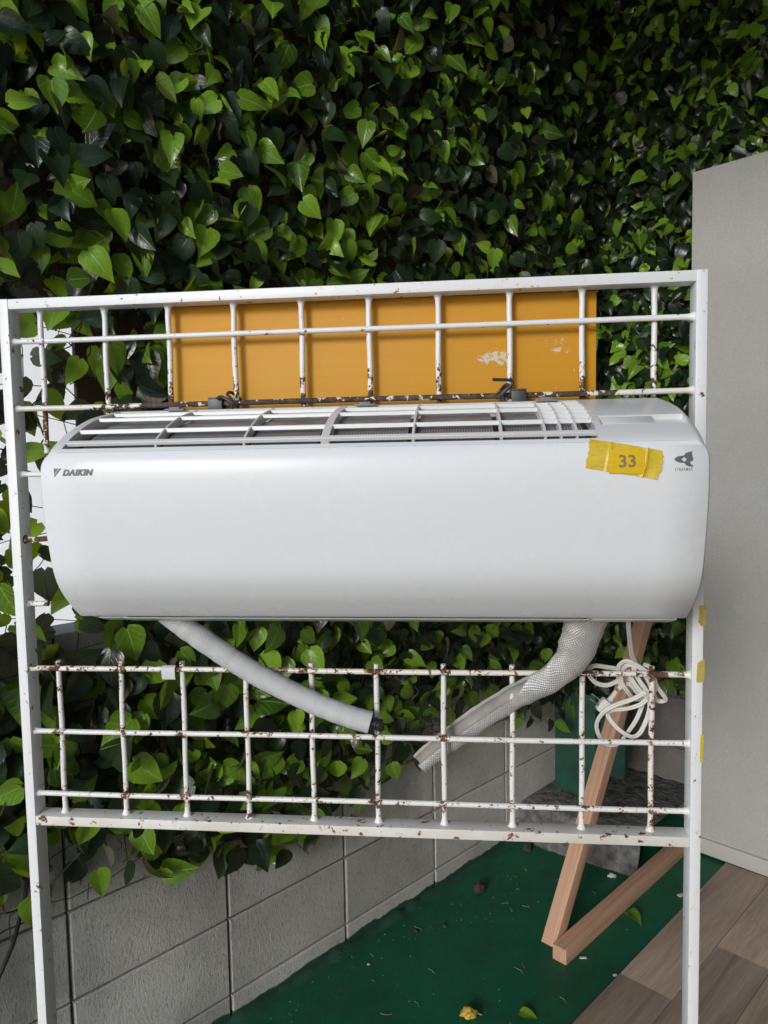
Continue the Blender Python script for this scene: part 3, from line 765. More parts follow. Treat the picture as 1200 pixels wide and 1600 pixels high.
slat(0.0420, OX0 + 0.0004, OX1 - 0.0004, 0.0040, 0.0046, 0.0002)
for s_ in (0.127, 0.109, 0.090, 0.071): slat(s_, 0.2805, OX1 - 0.0004, 0.0019, 0.0058, 0.0001)
# small grey tabs at the rear and the dark hooks that hang the unit on the bar
for x in (-0.232, 0.046, 0.297):
    mb = MB(); mb.box(S(x, 0.030, 0.0025), (0.030, 0.010, 0.003), Matrix.Rotation(0.2, 4, 'X'), bev=0.001); mb.box(S(x, 0.030, 0.0045), (0.016, 0.006, 0.004), Matrix.Rotation(0.2, 4, 'X'), bev=0.001)
    mb.build('filter_tab', M['tab'], ac)
for px, x in ((348, -0.178), (820, 0.262)):
    mb = MB()
    mb.box((x, -0.012, 0.246), (0.021, 0.003, 0.020), bev=0.0006); mb.box((x, -0.002, 0.2575), (0.021, 0.020, 0.0025), bev=0.0006); mb.box((x, 0.007, 0.246), (0.021, 0.003, 0.022), bev=0.0006)
    mb.build('mounting_hook', M['hook'], ac)
    o = mb
# twisted tie wires on the hooks
for x, sgn in ((-0.155, 1), (0.243, -1)):
    pts = spline([(x, -0.010, 0.238), (x + 0.004 * sgn, -0.014, 0.252), (x - 0.004 * sgn, -0.012, 0.262), (x - 0.002 * sgn, 0.002, 0.266), (x + 0.008 * sgn, 0.012, 0.256), (x + 0.010 * sgn, -0.012, 0.247), (x - 0.010 * sgn, -0.016, 0.268 if sgn < 0 else 0.258), (x - 0.018, -0.018, 0.272 if sgn < 0 else 0.256)], 6)
    mb = MB(); mb.tube(pts, 0.0024, 6); mb.build('tie_wire', M['hook'], ac)

# printed marks ---------------------------------------------------------
def text_mesh(body, size, bold=0.0, shear=0.0, spacing=1.0):
    cu = bpy.data.curves.new('lettering', 'FONT'); cu.body = body; cu.size = size; cu.offset = bold; cu.shear = shear
    cu.space_character = spacing; cu.resolution_u = 3
    ob = bpy.data.objects.new('lettering', cu); COL.objects.link(ob)
    dg = bpy.context.evaluated_depsgraph_get(); me = bpy.data.meshes.new_from_object(ob.evaluated_get(dg))
    vs = [v.co.copy() for v in me.vertices]; fs = [tuple(p.vertices) for p in me.polygons]
    bpy.data.objects.remove(ob); bpy.data.meshes.remove(me); bpy.data.curves.remove(cu)
    return vs, fs
def prints(name, shapes, mat, parent, off):
    """flat print laid on the casing's curve; shapes = list of (2-D verts (x, s), faces)"""
    mb = MB()
    for vs, fs in shapes:
        mb.add([S(x, s_, off) for x, s_ in vs], fs)
    return mb.build(name, mat, parent, smooth=0)
def placed(body, x0, x1, sbase, h, bold=0.0, shear=0.0, spacing=1.0, tilt=0.0):
    vs, fs = text_mesh(body, 1.0, bold, shear, spacing)
    lx, hx = min(v.x for v in vs), max(v.x for v in vs); ly, hy = min(v.y for v in vs), max(v.y for v in vs)
    return [(x0 + (v.x - lx) / (hx - lx) * (x1 - x0), sbase - (v.y - ly) / (hy - ly) * h + tilt * (v.x - lx) / (hx - lx)) for v in vs], fs
PO = 0.0031
logo = [placed('DAIKIN', -0.3105, -0.2712, 0.2362, 0.0078, 0.050, 0.26, 1.12)]
# the triangular mark with a clear diagonal through it
def tm(X, Y): return -0.3222 + (X - 338) * 0.000215, 0.2270 + (Y - 427) * 0.000215
logo.append(([tm(338, 427), tm(367, 427), tm(341.5, 461)], [(0, 1, 2)]))
logo.append(([tm(371.5, 427), tm(386, 427), tm(343.5, 476), tm(342, 466)], [(0, 1, 2, 3)]))
prints('brand_lettering', logo, M['print'], ac, PO)
prints('brand_lettering', [placed('DAIKIN', -0.3101, -0.2705, 0.2362, 0.0078, 0.050, 0.26, 1.12)], M['print'], ac, PO + 0.00015)
# swallow-tailed emblem and small lettering under it
def zoomxy(X, Y):            # measured on a 5.4545x enlargement of the photograph
    q_ = at(900 + X / 5.4545, 610 + Y / 5.4545, -0.2010)
    k = int(np.argmin(np.abs(_pz[40:110] - q_.z))) + 40
    return q_.x, float(np.interp(-q_.z, -_pz[40:120], _ps[40:120]))
body_ = [(830, 592), (850, 572), (880, 562), (912, 560), (930, 540), (960, 528), (995, 525), (985, 537), (968, 546), (966, 560), (990, 572), (995, 585), (990, 600), (972, 608), (966, 618), (974, 632), (993, 640), (992, 650), (960, 650), (930, 638), (914, 620), (880, 618), (850, 608)]
hole_ = [(890, 590), (920, 572), (930, 572), (940, 590), (922, 612), (915, 608)]
# build as two halves round the clear lozenge
up_ = body_[:12] + [(938, 590), (918, 571), (892, 590)]
lo_ = [(830, 592), (892, 590), (916, 611), (938, 590)] + body_[11:]
def poly(pts):
    bm = bmesh.new(); vs = [bm.verts.new((*zoomxy(*p), 0)) for p in pts]; bm.faces.new(vs); bmesh.ops.triangulate(bm, faces=bm.faces[:])
    bm.verts.index_update(); r_ = ([(v.co.x, v.co.y) for v in bm.verts], [tuple(v.index for v in f.verts) for f in bm.faces]); bm.free(); return r_
x0_, s0_ = zoomxy(836, 688); x1_, _s = zoomxy(986, 683)
prints('emblem', [poly(up_), poly(lo_), placed('STREAMER', x0_, x1_, s0_ - 0.0002, 0.0034, 0.006, 0, 1.35)], M['print'], ac, PO)

# yellow tape with the number label --------------------------------------------------
tp = root('tape_label', S(0.366, 0.228, 0.004), 'torn strip of yellow tape with number 33 stuck on the air conditioner front', 'tape')
mb = MB(); NU, NV = 40, 14
cor = [(0.3274, 0.2035), (0.4077, 0.2192), (0.4000, 0.2509), (0.3214, 0.2371)]
rowl = [random.uniform(-0.001, 0.0012) for _ in range(NV + 1)]; rowr = [random.uniform(-0.0012, 0.0012) for _ in range(NV + 1)]
vs = []
for j in range(NV + 1):
    v = j / NV
    for i in range(NU + 1):
        u_ = i / NU
        x = (1 - v) * ((1 - u_) * cor[0][0] + u_ * cor[1][0]) + v * ((1 - u_) * cor[3][0] + u_ * cor[2][0])
        s_ = (1 - v) * ((1 - u_) * cor[0][1] + u_ * cor[1][1]) + v * ((1 - u_) * cor[3][1] + u_ * cor[2][1])
        x += rowl[j] * (1 - u_) ** 6 + (rowr[j] + 0.0028 * math.sin(v * PI) ** 0.7) * u_ ** 6
        h = 0.0034 + 0.00018 * noise.noise(Vector((x * 160, s_ * 160, 0)))
        h += 0.0013 * math.exp(-((u_ - 0.30) / 0.018) ** 2) + 0.0016 * math.exp(-((u_ - 0.80) / 0.020) ** 2)
        if u_ > 0.86: h += 0.0016 * (u_ - 0.86) / 0.14 * v
        vs.append(S(x, s_, h))
w = NU + 1
mb.add(vs, [(j * w + i, j * w + i + 1, (j + 1) * w + i + 1, (j + 1) * w + i) for j in range(NV) for i in range(NU)])
mb.build('tape_strip', M['tape'], tp, smooth=60)
mb = MB(); vs = []
cor = [(0.3479, 0.2172), (0.3880, 0.2180), (0.3862, 0.2448), (0.3473, 0.2434)]
for j in range(7):
    for i in range(7):
        u_, v = i / 6, j / 6
        x = (1 - v) * ((1 - u_) * cor[0][0] + u_ * cor[1][0]) + v * ((1 - u_) * cor[3][0] + u_ * cor[2][0]); s_ = (1 - v) * ((1 - u_) * cor[0][1] + u_ * cor[1][1]) + v * ((1 - u_) * cor[3][1] + u_ * cor[2][1])
        vs.append(S(x, s_, 0.0049))
mb.add(vs, [(j * 7 + i, j * 7 + i + 1, (j + 1) * 7 + i + 1, (j + 1) * 7 + i) for j in range(6) for i in range(6)])
rim = [i for i in range(7)] + [j * 7 + 6 for j in range(1, 7)] + [42 + i for i in range(5, -1, -1)] + [j * 7 for j in range(5, 0, -1)]
b_ = len(mb.v); mb.v += [tuple(Vector(mb.v[k]) + Vector((0, 0.0014, 0))) for k in rim]
mb.f += [(rim[(k + 1) % 24], rim[k], b_ + k, b_ + (k + 1) % 24) for k in range(24)]; mb.mi += [0] * 24
lb = mb.build('number_card', M['label'], tp, smooth=40)
prints('number_print', [placed('33', 0.3584, 0.3772, 0.2372, 0.0138, 0.022), ([(0.3537, 0.2225), (0.3541, 0.2225), (0.3541, 0.2231), (0.3537, 0.2231)], [(0, 1, 2, 3)]), ([(0.3537, 0.2242), (0.3541, 0.2242), (0.3541, 0.2248), (0.3537, 0.2248)], [(0, 1, 2, 3)])], M['ink'], lb, 0.0052)

# ================================================================== HOSES AND CORD
def sweep(path, radii, section, uvs=None, closed=True, mi=0, face=Vector((0, -1, 0))):
    """section(k, t) -> list of (x, y) offsets; x across, y towards the viewer"""
    mb = MB(); pts = [Vector(p) for p in path]; n = len(pts); L_ = 0; rows = []; uv = []
    for i, p in enumerate(pts):
        t = (pts[min(i + 1, n - 1)] - pts[max(i - 1, 0)]).normalized()
        side = t.cross(face).normalized(); up_ = side.cross(t).normalized()
        if i: L_ += (p - pts[i - 1]).length
        sec = section(i, i / (n - 1))
        rows.append([p + side * x + up_ * y for x, y in sec])
        acc = 0; prev = None
        for x, y in sec:
            if prev: acc += math.hypot(x - prev[0], y - prev[1])
            uv.append((acc, L_)); prev = (x, y)
    m = len(rows[0]); mb.v = [tuple(q_) for r_ in rows for q_ in r_]
    mb.f = [(i * m + k, i * m + (k + 1) % m, (i + 1) * m + (k + 1) % m, (i + 1) * m + k) for i in range(n - 1) for k in range(m if closed else m - 1)]
    mb.mi = [mi] * len(mb.f); mb.uv = uv
    return mb, m
# drain hose wrapped in grey-white cloth
hp = [(248, 948, -.055), (272, 966, -.052), (298, 986, -.048), (350, 1022, -.040), (400, 1053, -.034), (450, 1079, -.030), (500, 1102, -.028), (545, 1119, -.028), (579, 1129, -.028)]
path = spline([at(*p) for p in hp], 14)
def hsec(i, t):
    r_ = 0.0168 * (1 + 0.05 * noise.noise(Vector((t * 30, 0, 0))) + 0.035 * noise.noise(Vector((t * 95, 3, 0))) + 0.03 * math.sin(t * 90) * max(0, 1 - abs(t - 0.25) * 4)) * (1.0 - 0.05 * t)
    return [(r_ * math.cos(2 * PI * k / 24) * (1 + 0.03 * noise.noise(Vector((t * 25, k * .5, 1)))), r_ * math.sin(2 * PI * k / 24)) for k in range(24)]
mb, m = sweep(path, None, hsec)
hose = root('drain_hose', at(420, 1060, -.034), 'grey white cloth wrapped drain hose hanging from under the air conditioner, black end', 'hose')
nn = len(mb.v); mb.f.append(tuple(nn - m + k for k in range(m))); mb.mi.append(0)
mb.build('wrap', M['hose'], hose, smooth=60)
e0, e1 = path[-1], path[-1] + (path[-1] - path[-3]).normalized() * 0.017
d_ = (e1 - e0).normalized()
mb = MB(); mb.tube([e0 - d_ * .01, e0 + d_ * .004, e0 + d_ * .005, e0 + d_ * .008, e0 + d_ * .009, e0 + d_ * .0125, e0 + d_ * .0135, e1], [.0085, .0085, .0095, .0095, .0085, .0085, .0095, .0088], 18, caps=False)
mb.tube([e1, e1 - d_ * 0.01], [0.0085, 0.0065], 18); mb.build('end_cap', M['black_rubber'], hose, smooth=30)

# silver woven insulation sleeve, flattened, split open at its lower end
sp_pts = [(925, 945, -.060, 29), (917, 966, -.052, 30), (908, 995, -.044, 28.5), (893, 1030, -.034, 25), (862, 1060, -.026, 21), (828, 1077, -.018, 20), (798, 1092, -.004, 20), (742, 1128, .024, 20), (690, 1165, .034, 19), (655, 1193, .038, 17)]
path = spline([at(*p[:3]) for p in sp_pts], 12)
wid = spline([(p[3] * 1.07 / 1150, 0, 0) for p in sp_pts], 12)
NS_ = 26
def open_gap(t): return 0.004 + 0.88 * max(0, min(1, (t - 0.44) / 0.22)) ** 1.3
def ssec(i, t, inn=0.0):
    r_ = wid[i].x; g = open_gap(t); fl = 0.55 - 0.12 * math.exp(-((t - .42) / .1) ** 2); out = []
    tw = -0.95 - 1.1 * (1 - max(0, min(1, (t - 0.38) / 0.2)))          # the slit turns up and to the viewer
    for k in range(NS_):
        f_ = PI / 2 + tw + g + (2 * PI - 2 * g) * k / (NS_ - 1)
        rr = (r_ - inn) * (1 + 0.12 * noise.noise(Vector((t * 16, k * 0.35, 2))) + 0.07 * noise.noise(Vector((t * 48, k * 0.7, 8))))
        out.append((rr * math.cos(f_), (r_ * fl - inn) * math.sin(f_) * (1 + 0.08 * noise.noise(Vector((t * 22, k * .35, 5))))))
    return out
sl = root('insulation_sleeve', at(798, 1092, 0), 'silver woven insulation sleeve hanging from the air conditioner, its lower end split open', 'sleeve')
mb, m = sweep(path, None, lambda i, t: ssec(i, t), closed=False)
mb.build('woven_cover', M['sleeve'], sl, smooth=75)
mb2, m2 = sweep(path, None, lambda i, t: ssec(i, t, 0.0042), closed=False)
n0 = len(mb2.v); n = len(path)
mb2.v += mb.v; mb2.uv += mb.uv
for i in range(n - 1):            # lips that join cover and lining
    for k in (0, m - 1): mb2.f.append((i * m + k, (i + 1) * m + k, n0 + (i + 1) * m + k, n0 + i * m + k)); mb2.mi.append(0)
for k in range(m - 1): mb2.f.append(((n - 1) * m + k, (n - 1) * m + k + 1, n0 + (n - 1) * m + k + 1, n0 + (n - 1) * m + k)); mb2.mi.append(0)
mb2.build('foam_lining', M['lining'], sl, smooth=75)

# power cord gathered in a loose knot behind the bars
Zc = lambda X, Y, y: at(890 + X / 7.06, 1010 + Y / 7.06, y)
cord = root('power_cord', Zc(700, 500, .03), 'off white twin flex power cord knotted in loops behind the lower right bars', 'power cord')
runs = [
 [(645, -330, -.06), (655, -150, -.03), (672, 0, .00), (690, 110, .020), (740, 215, .034), (700, 300, .042)],
 [(600, 290, .030), (530, 250, .026), (400, 228, .022), (280, 213, .020), (212, 250, .020), (215, 320, .022), (290, 400, .026), (400, 428, .028), (500, 395, .030), (600, 320, .036)],
 [(555, 420, .030), (535, 310, .024), (545, 215, .020), (620, 160, .017), (720, 195, .015), (830, 265, .014), (915, 330, .016), (950, 420, .022), (930, 520, .034)],
 [(590, 430, .034), (568, 300, .028), (640, 205, .022), (760, 230, .019), (860, 330, .019), (905, 430, .022), (890, 540, .030)],
 [(565, 300, .020), (575, 400, .020), (640, 500, .022), (700, 570, .030), (790, 585, .036)],
 [(640, 260, .022), (690, 370, .017), (760, 470, .015), (860, 560, .016), (905, 600, .024)],
 [(700, 230, .018), (760, 360, .013), (830, 460, .013), (890, 540, .018)],
 [(760, 220, .024), (850, 350, .020), (900, 470, .021), (870, 560, .024)],
 [(640, 340, .032), (720, 420, .034), (800, 470, .036), (880, 510, .036)],
 [(810, 200, .030), (890, 240, .030), (950, 420, .030), (1050, 560, .032), (1045, 600, .036), (960, 595, .040), (925, 510, .042), (880, 420, .040)],
 [(840, 505, .012), (700, 580, .013), (500, 650, .014), (365, 735, .016), (300, 850, .018), (315, 960, .020), (370, 1050, .022), (450, 1088, .024), (540, 1070, .026), (640, 950, .030), (740, 800, .034), (800, 650, .036), (830, 560, .034)],
 [(885, 545, .018), (790, 635, .018), (640, 685, .020), (500, 700, .024), (440, 720, .028), (425, 770, .024), (510, 885, .020), (620, 970, .018), (700, 997, .017), (775, 955, .017), (840, 830, .018), (880, 700, .020), (885, 590, .026)],
 [(540, 470, .036), (600, 420, .036), (680, 430, .036), (780, 560, .034)],
]
mb = MB()
for rn in runs:
    pts = spline([Zc(*p) for p in rn], 9); n = len(pts); A, B = [], []
    for i, p in enumerate(pts):
        t = (pts[min(i + 1, n - 1)] - pts[max(i - 1, 0)]).normalized(); sd = t.cross(Vector((0, -1, 0))).normalized()
        tw = 0.5 * math.sin(i * 0.09 + rn[0][0]); sd = (sd * math.cos(tw) + Vector((0, -1, 0)) * math.sin(tw))
        A.append(p + sd * 0.00155); B.append(p - sd * 0.00155)
    mb.tube(A, 0.0019, 7); mb.tube(B, 0.0019, 7)
mb.build('flex', M['cord'], cord, smooth=70)
# plug: body, ribbed strain relief, two blades
pb = Zc(375, 655, .030); ax_ = (Zc(240, 565, .030) - Zc(375, 665, .030)).normalized(); pr_ = (Zc(530, 470, .030) - Zc(430, 610, .030)).normalized()
yy = ax_.cross(pr_).normalized(); rt_ = Matrix((ax_, yy.cross(ax_).normalized(), yy)).transposed().to_4x4()
mb = MB(); mb.box(pb, (0.016, 0.021, 0.015), rt_, bev=0.003)
pl = mb.build('plug', M['cord'], cord)
mb = MB(); q0 = Zc(440, 600, .030)
pts, rs = [], []
for k in range(15): pts.append(q0 + pr_ * (0.0013 * k)); rs.append((0.0052 if k % 2 else 0.0040) * (1 - 0.02 * k))
mb.tube(pts, rs, 10); mb.build('strain_relief', M['cord'], pl, smooth=25)
for d_ in (-0.0058, 0.0058):
    mb = MB(); mb.box(pb + ax_ * 0.0155 + yy.cross(ax_).normalized() * d_ * 0.55 + yy * d_ * 0.55, (0.017, 0.0016, 0.0058), rt_, bev=0.0004); mb.build('blade', M['steel'], pl)

# scraps of tape
def scrap(label, pts, mat, y, name='tape_scrap', side=False):
    mb = MB(); n = len(pts)
    P_ = [at(px, py, y) for px, py in pts]; Q_ = [p + Vector((0, 0.0005, 0)) for p in P_]
    mb.add(P_ + Q_, [tuple(range(n - 1, -1, -1)), tuple(range(n, 2 * n))] + [(k, (k + 1) % n, n + (k + 1) % n, n + k) for k in range(n)])
    o = mb.build(name, mat, smooth=0); o['label'] = label; o['category'] = 'tape'; o['group'] = 'scraps of tape on the frame'; return o
YF = -D / 2 - 0.0006
scrap('ragged yellow tape scrap on the right post just below the air conditioner', [(1092, 947), (1103, 945), (1103, 960), (1102, 977), (1096, 979), (1091, 972), (1093, 958)], M['tape_old'], YF)
scrap('larger worn yellow tape patch on the right post beside the knotted cord', [(1090, 1036), (1101, 1029), (1101, 1048), (1100, 1066), (1094, 1067), (1088, 1066), (1089, 1050)], M['tape_old'], YF)
scrap('narrow bright yellow tape strip low on the right post edge', [(1094.5, 1149), (1099.5, 1147), (1099, 1168), (1098, 1190), (1094, 1191), (1094, 1170)], M['tape'], YF)
# grey-white tape wrapped on the bar at the left
mb = MB(); c_ = at(265, 1046, -.004)
ring = [(math.cos(t_) * 0.0058, math.sin(t_) * 0.0058) for t_ in [PI * (0.5 + k / 8) for k in range(9)]]
sec = [(-y_ if False else y_, z_) for y_, z_ in ring] + [(0.001, -0.013)]
vs = [c_ + Vector((dx_, yy_, zz_ + (0.0015 * dx_ / 0.01 if k == len(sec) - 1 else 0))) for dx_ in (-0.0105, 0.0, 0.0105) for k, (yy_, zz_) in enumerate([(0.006, 0.002), (0.003, 0.0062), (-0.002, 0.0066), (-0.006, 0.003), (-0.0066, -0.002), (-0.0062, -0.008), (-0.0050, -0.0140)])]
mb.add(vs, [(i * 7 + k, (i + 1) * 7 + k, (i + 1) * 7 + k + 1, i * 7 + k + 1) for i in range(2) for k in range(6)])
o = mb.build('tape_scrap', M['paper'], smooth=60); o['label'] = 'small grey white tape flag folded over the rusty bar at the lower left'; o['category'] = 'tape'; o['group'] = 'scraps of tape on the frame'

# ================================================================== IVY
def leaf_proto(seed):
    r_ = random.Random(seed)
    rows = [(-0.035, 0.17, 0.10), (0.035, 0.36, 0.04), (0.20, 0.445, 0), (0.40, 0.435, 0), (0.62, 0.335, 0), (0.83, 0.165, 0)]
    wsc = r_.uniform(0.74, 0.96); fold = r_.uniform(0.12, 0.50); droop = r_.uniform(0.2, 0.95); curl = r_.uniform(0.2, 1.1); bend = r_.uniform(-0.12, 0.12)
    vs, uv, fs = [], [], []
    def put(x, t):
        z = fold * abs(x) - 0.16 * curl * (abs(x) / 0.45) ** 2 - droop * (t - .15) ** 2 * 0.6 + 0.02 * math.sin(7 * t + seed) * (abs(x) * 2)
        z += 0.03 * math.sin(t * 9 + seed * 2 + x * 8) * abs(x)
        vs.append((x * wsc + bend * t * t, -t, z)); uv.append((x, t))
    for t, w_, back in rows:
        for f_ in (-1, -0.52, 0, 0.52, 1):
            tt = t + (back if f_ == 0 else 0) + (0.03 if abs(f_) == 1 and t < 0.1 else 0)
            put(w_ * f_, tt)
    n = len(rows)
    for i in range(n - 1):
        for k in range(4): fs.append((i * 5 + k, (i + 1) * 5 + k, (i + 1) * 5 + k + 1, i * 5 + k + 1))
    put(0, 1.02); tip = len(vs) - 1
    for k in range(4): fs.append(((n - 1) * 5 + k, tip, (n - 1) * 5 + k + 1))
    return np.array(vs), np.array(uv), fs
PROT = [leaf_proto(k) for k in range(9)]
def leaf_mesh(k, mat):
    vs, uv, fs = PROT[k]; me = bpy.data.meshes.new('leaf'); me.from_pydata(vs.tolist(), [], fs); me.materials.append(mat)
    ul = me.uv_layers.new(name='leaf'); li = np.empty(len(me.loops), int); me.loops.foreach_get('vertex_index', li); ul.data.foreach_set('uv', uv[li].ravel())
    me.polygons.foreach_set('use_smooth', [True] * len(me.polygons)); return me
LM = {(k, c): leaf_mesh(k, M['leaf_bright' if c else 'leaf_dark']) for k in range(9) for c in (0, 1)}
def project(p):
    d = p - CAM; z = d.dot(FWD); return (600 + F * d.dot(RIGHT) / z, 800 - F * d.dot(UP) / z, z)
def hidden(px, py):
    if px < -25 or px > 1225 or py < -25 or py > 1430: return True
    if 75 < px < 1100 and 640 < py < 965: return True
    if 275 < px < 925 and 470 < py < 640: return True
    if px > 1095 and py > 265: return True
    return False
def ivy(name, lab, plane, count, region, nrm, group, bfrac):
    """plane(x, z, off) -> world point; region(x, z) -> density 0..1"""
    rt = root(name, plane(0.2, -0.8, 0), lab, 'ivy screen', group)
    L_ = []; tries = 0; cells = {}
    while len(L_) < count:
        tries += 1
        x, z, dens = region()
        if random.random() > dens: continue
        key = (int(x // 0.035), int(z // 0.035)); near = [o_ for i_ in (-1, 0, 1) for j_ in (-1, 0, 1) for o_ in cells.get((key[0] + i_, key[1] + j_), ())]
        cand = [0.02 + 0.11 * random.random() ** 0.85 for _ in range(7)]
        off = max(cand, key=lambda c_: min([abs(c_ - o_) for o_ in near] or [1]))
        cells.setdefault(key, []).append(off)
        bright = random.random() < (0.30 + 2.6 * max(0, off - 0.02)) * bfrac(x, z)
        size = random.uniform(0.044, 0.071) * (1.18 if z < -0.15 and x < 0.3 and nrm is V2 else 1.05 if x < 0.4 and nrm is V2 else 1.0)
        # leaf frame: y axis = base of leaf (tip down), z axis = face normal
        tilt = Vector((random.gauss(0, .62), random.gauss(0, .62), random.gauss(0.15, .55)))
        fn = (nrm * 1.0 + tilt + SUN_AZ * 0.30).normalized()
        up_ = Vector((0, 0, 1)) - fn * fn.z
        if up_.length < 0.05: up_ = Vector((1, 0, 0))
        up_.normalize(); ang = random.gauss(0, 0.85)
        if random.random() < 0.12: ang = random.uniform(-PI, PI)
        yv = (Quaternion(fn, ang) @ up_).normalized(); xv = yv.cross(fn)
        p = plane(x, z, off)
        mw = Matrix.Translation(p) @ Matrix((xv * size, yv * size, fn * size)).transposed().to_4x4()
        px, py, dz = project(p - yv * size * 0.5)
        vis = 0 if hidden(px, py) else size / dz * (0.25 + min(off, 0.11) * 9) * max(0.15, abs(fn.dot((CAM - p).normalized())))
        L_.append((vis, mw, random.randrange(9), int(bright), off))
    order = sorted(range(len(L_)), key=lambda i: -L_[i][0])
    single = set(order[:300])
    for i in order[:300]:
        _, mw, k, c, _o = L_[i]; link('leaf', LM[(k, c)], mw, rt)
    V, Fs, MI, UV, TI, o0 = [], [], [], [], [], 0
    for i, (_, mw, k, c, _o) in enumerate(L_):
        if i in single: continue
        vs, uv, fs = PROT[k]; m3 = np.array(mw)[:3, :3]; t3 = np.array(mw)[:3, 3]
        V.append(vs @ m3.T + t3); UV.append(uv); TI.append(np.full(len(vs), random.random()))
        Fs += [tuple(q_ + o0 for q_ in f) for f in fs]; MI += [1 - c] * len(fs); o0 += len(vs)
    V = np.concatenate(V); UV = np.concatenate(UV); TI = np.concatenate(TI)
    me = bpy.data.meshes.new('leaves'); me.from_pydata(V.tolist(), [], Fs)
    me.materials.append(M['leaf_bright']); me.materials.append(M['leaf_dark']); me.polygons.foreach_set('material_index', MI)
    ul = me.uv_layers.new(name='leaf'); li = np.empty(len(me.loops), int); me.loops.foreach_get('vertex_index', li); ul.data.foreach_set('uv', UV[li].ravel())
    at_ = me.attributes.new('tint', 'FLOAT', 'POINT'); at_.data.foreach_set('value', TI)
    me.polygons.foreach_set('use_smooth', [True] * len(me.polygons))
    link('leaves', me, Matrix(), rt, kind='stuff')
    return rt, L_
def zbot_l(a): return -0.80 - 0.07 * math.sin(a * 5 + 0.6) - 0.06 * noise.noise(Vector((a * 6, 0, 0)))
def reg_l():
    a = random.uniform(-0.95, 1.80); z = random.uniform(-1.0, 2.12)
    zb = zbot_l(a)
    if z < zb + 0.03: return a, z, 0.0
    d = 1.0 if z > zb + 0.14 else 0.55
    if -0.52 < a < -0.31 and -0.24 < z < 0.50: d = 0.34
    if a < -0.60: d *= 0.8
    if 0.35 < a < 1.3 and z < -0.62: d *= 0.55
    return a, z, d
ivy_l, LL = ivy('ivy_screen', 'artificial ivy screen of green and blackish heart leaves covering the left block wall', lambda a, z, o: R(a, o, z), 11500, reg_l, V2, 'artificial ivy screens', lambda a, z: 0.88 if a < 0.5 else 0.66)  # fewer bright leaves towards the far end stand in for corner shade
def reg_b():
    b = random.uniform(0.02, 1.15); z = random.uniform(-1.0, 2.12)
    zb = -0.70 - 0.10 * max(0, 0.35 - b) + 0.05 * math.sin(b * 9)
    if z < zb: return b, z, 0.0
    if b > 0.50 and z < 1.13: return b, z, 0.0
    return b, z, 1.0
ivy_b, LB = ivy('ivy_screen', 'artificial ivy screen on the back wall, extra dark leaves for corner shade, behind and above the partition', lambda b, z, o: R(BACK - 0.012 - o * 0.85, b, z), 5400, reg_b, -U2, 'artificial ivy screens', lambda b, z: 0.55 + 0.3 * min(1, b))  # leaf mix kept dark here to imitate the shaded corner
# stems, ties and the net that carries the leaves
def stems(rt, plane, xr, zr, n, seed, zb):
    r_ = random.Random(seed); mb = MB()
    for q_ in range(n):
        x = r_.uniform(*xr); z = r_.uniform(*zr); pts = []
        for k in range(r_.randrange(4, 9)):
            if z < zb(x): break
            pts.append(plane(x, z, r_.uniform(0.03, 0.10))); x += r_.gauss(0, 0.03); z -= r_.uniform(0.01, 0.06)
        if len(pts) > 2: mb.tube(spline(pts, 3), r_.uniform(0.0009, 0.0019), 4, caps=False, mi=0 if r_.random() < 0.75 else 1)
    o = mb.build('stems', [M['stem'], M['twine']], rt, smooth=80, kind='stuff')
stems(ivy_l, lambda a, z, o: R(a, o, z), (-0.95, 1.8), (-0.8, 2.1), 420, 3, lambda a: zbot_l(a) - 0.05)
stems(ivy_b, lambda b, z, o: R(BACK - 0.012 - o, b, z), (0.0, 1.1), (-0.6, 2.1), 240, 4, lambda b: -0.7)
def net(rt, plane, xr, zr, st):
    mb = MB(); x = xr[0]
    while x < xr[1]:
        mb.tube([plane(x + 0.014 * math.sin(k * 1.7 + x * 40), zr[0] + (zr[1] - zr[0]) * k / 30, 0.028) for k in range(31)], 0.0011, 3, caps=False); x += st
    z = zr[0]
    while z < zr[1]:
        mb.tube([plane(xr[0] + (xr[1] - xr[0]) * k / 30, z + 0.020 * math.sin(k * 1.3 + z * 30), 0.029) for k in range(31)], 0.0011, 3, caps=False); z += st
    mb.build('net', M['net'], rt, smooth=0)
net(ivy_l, lambda a, z, o: R(a, o, z), (-0.95, 1.8), (-0.74, 2.1), 0.083)

# black cable hanging at the far left
mb = MB(); pts = spline([at(46, 1340, .235), at(41, 1390, .23), at(33, 1425, .225), at(22, 1470, .22), at(8, 1505, .215), at(-6, 1540, .205), at(-20, 1600, .20)], 8)
mb.tube(pts, 0.0042, 8); o = mb.build('black_cable', M['black'], smooth=70); o['label'] = 'thin black cable hanging down at the far left against the block wall'; o['category'] = 'cable'

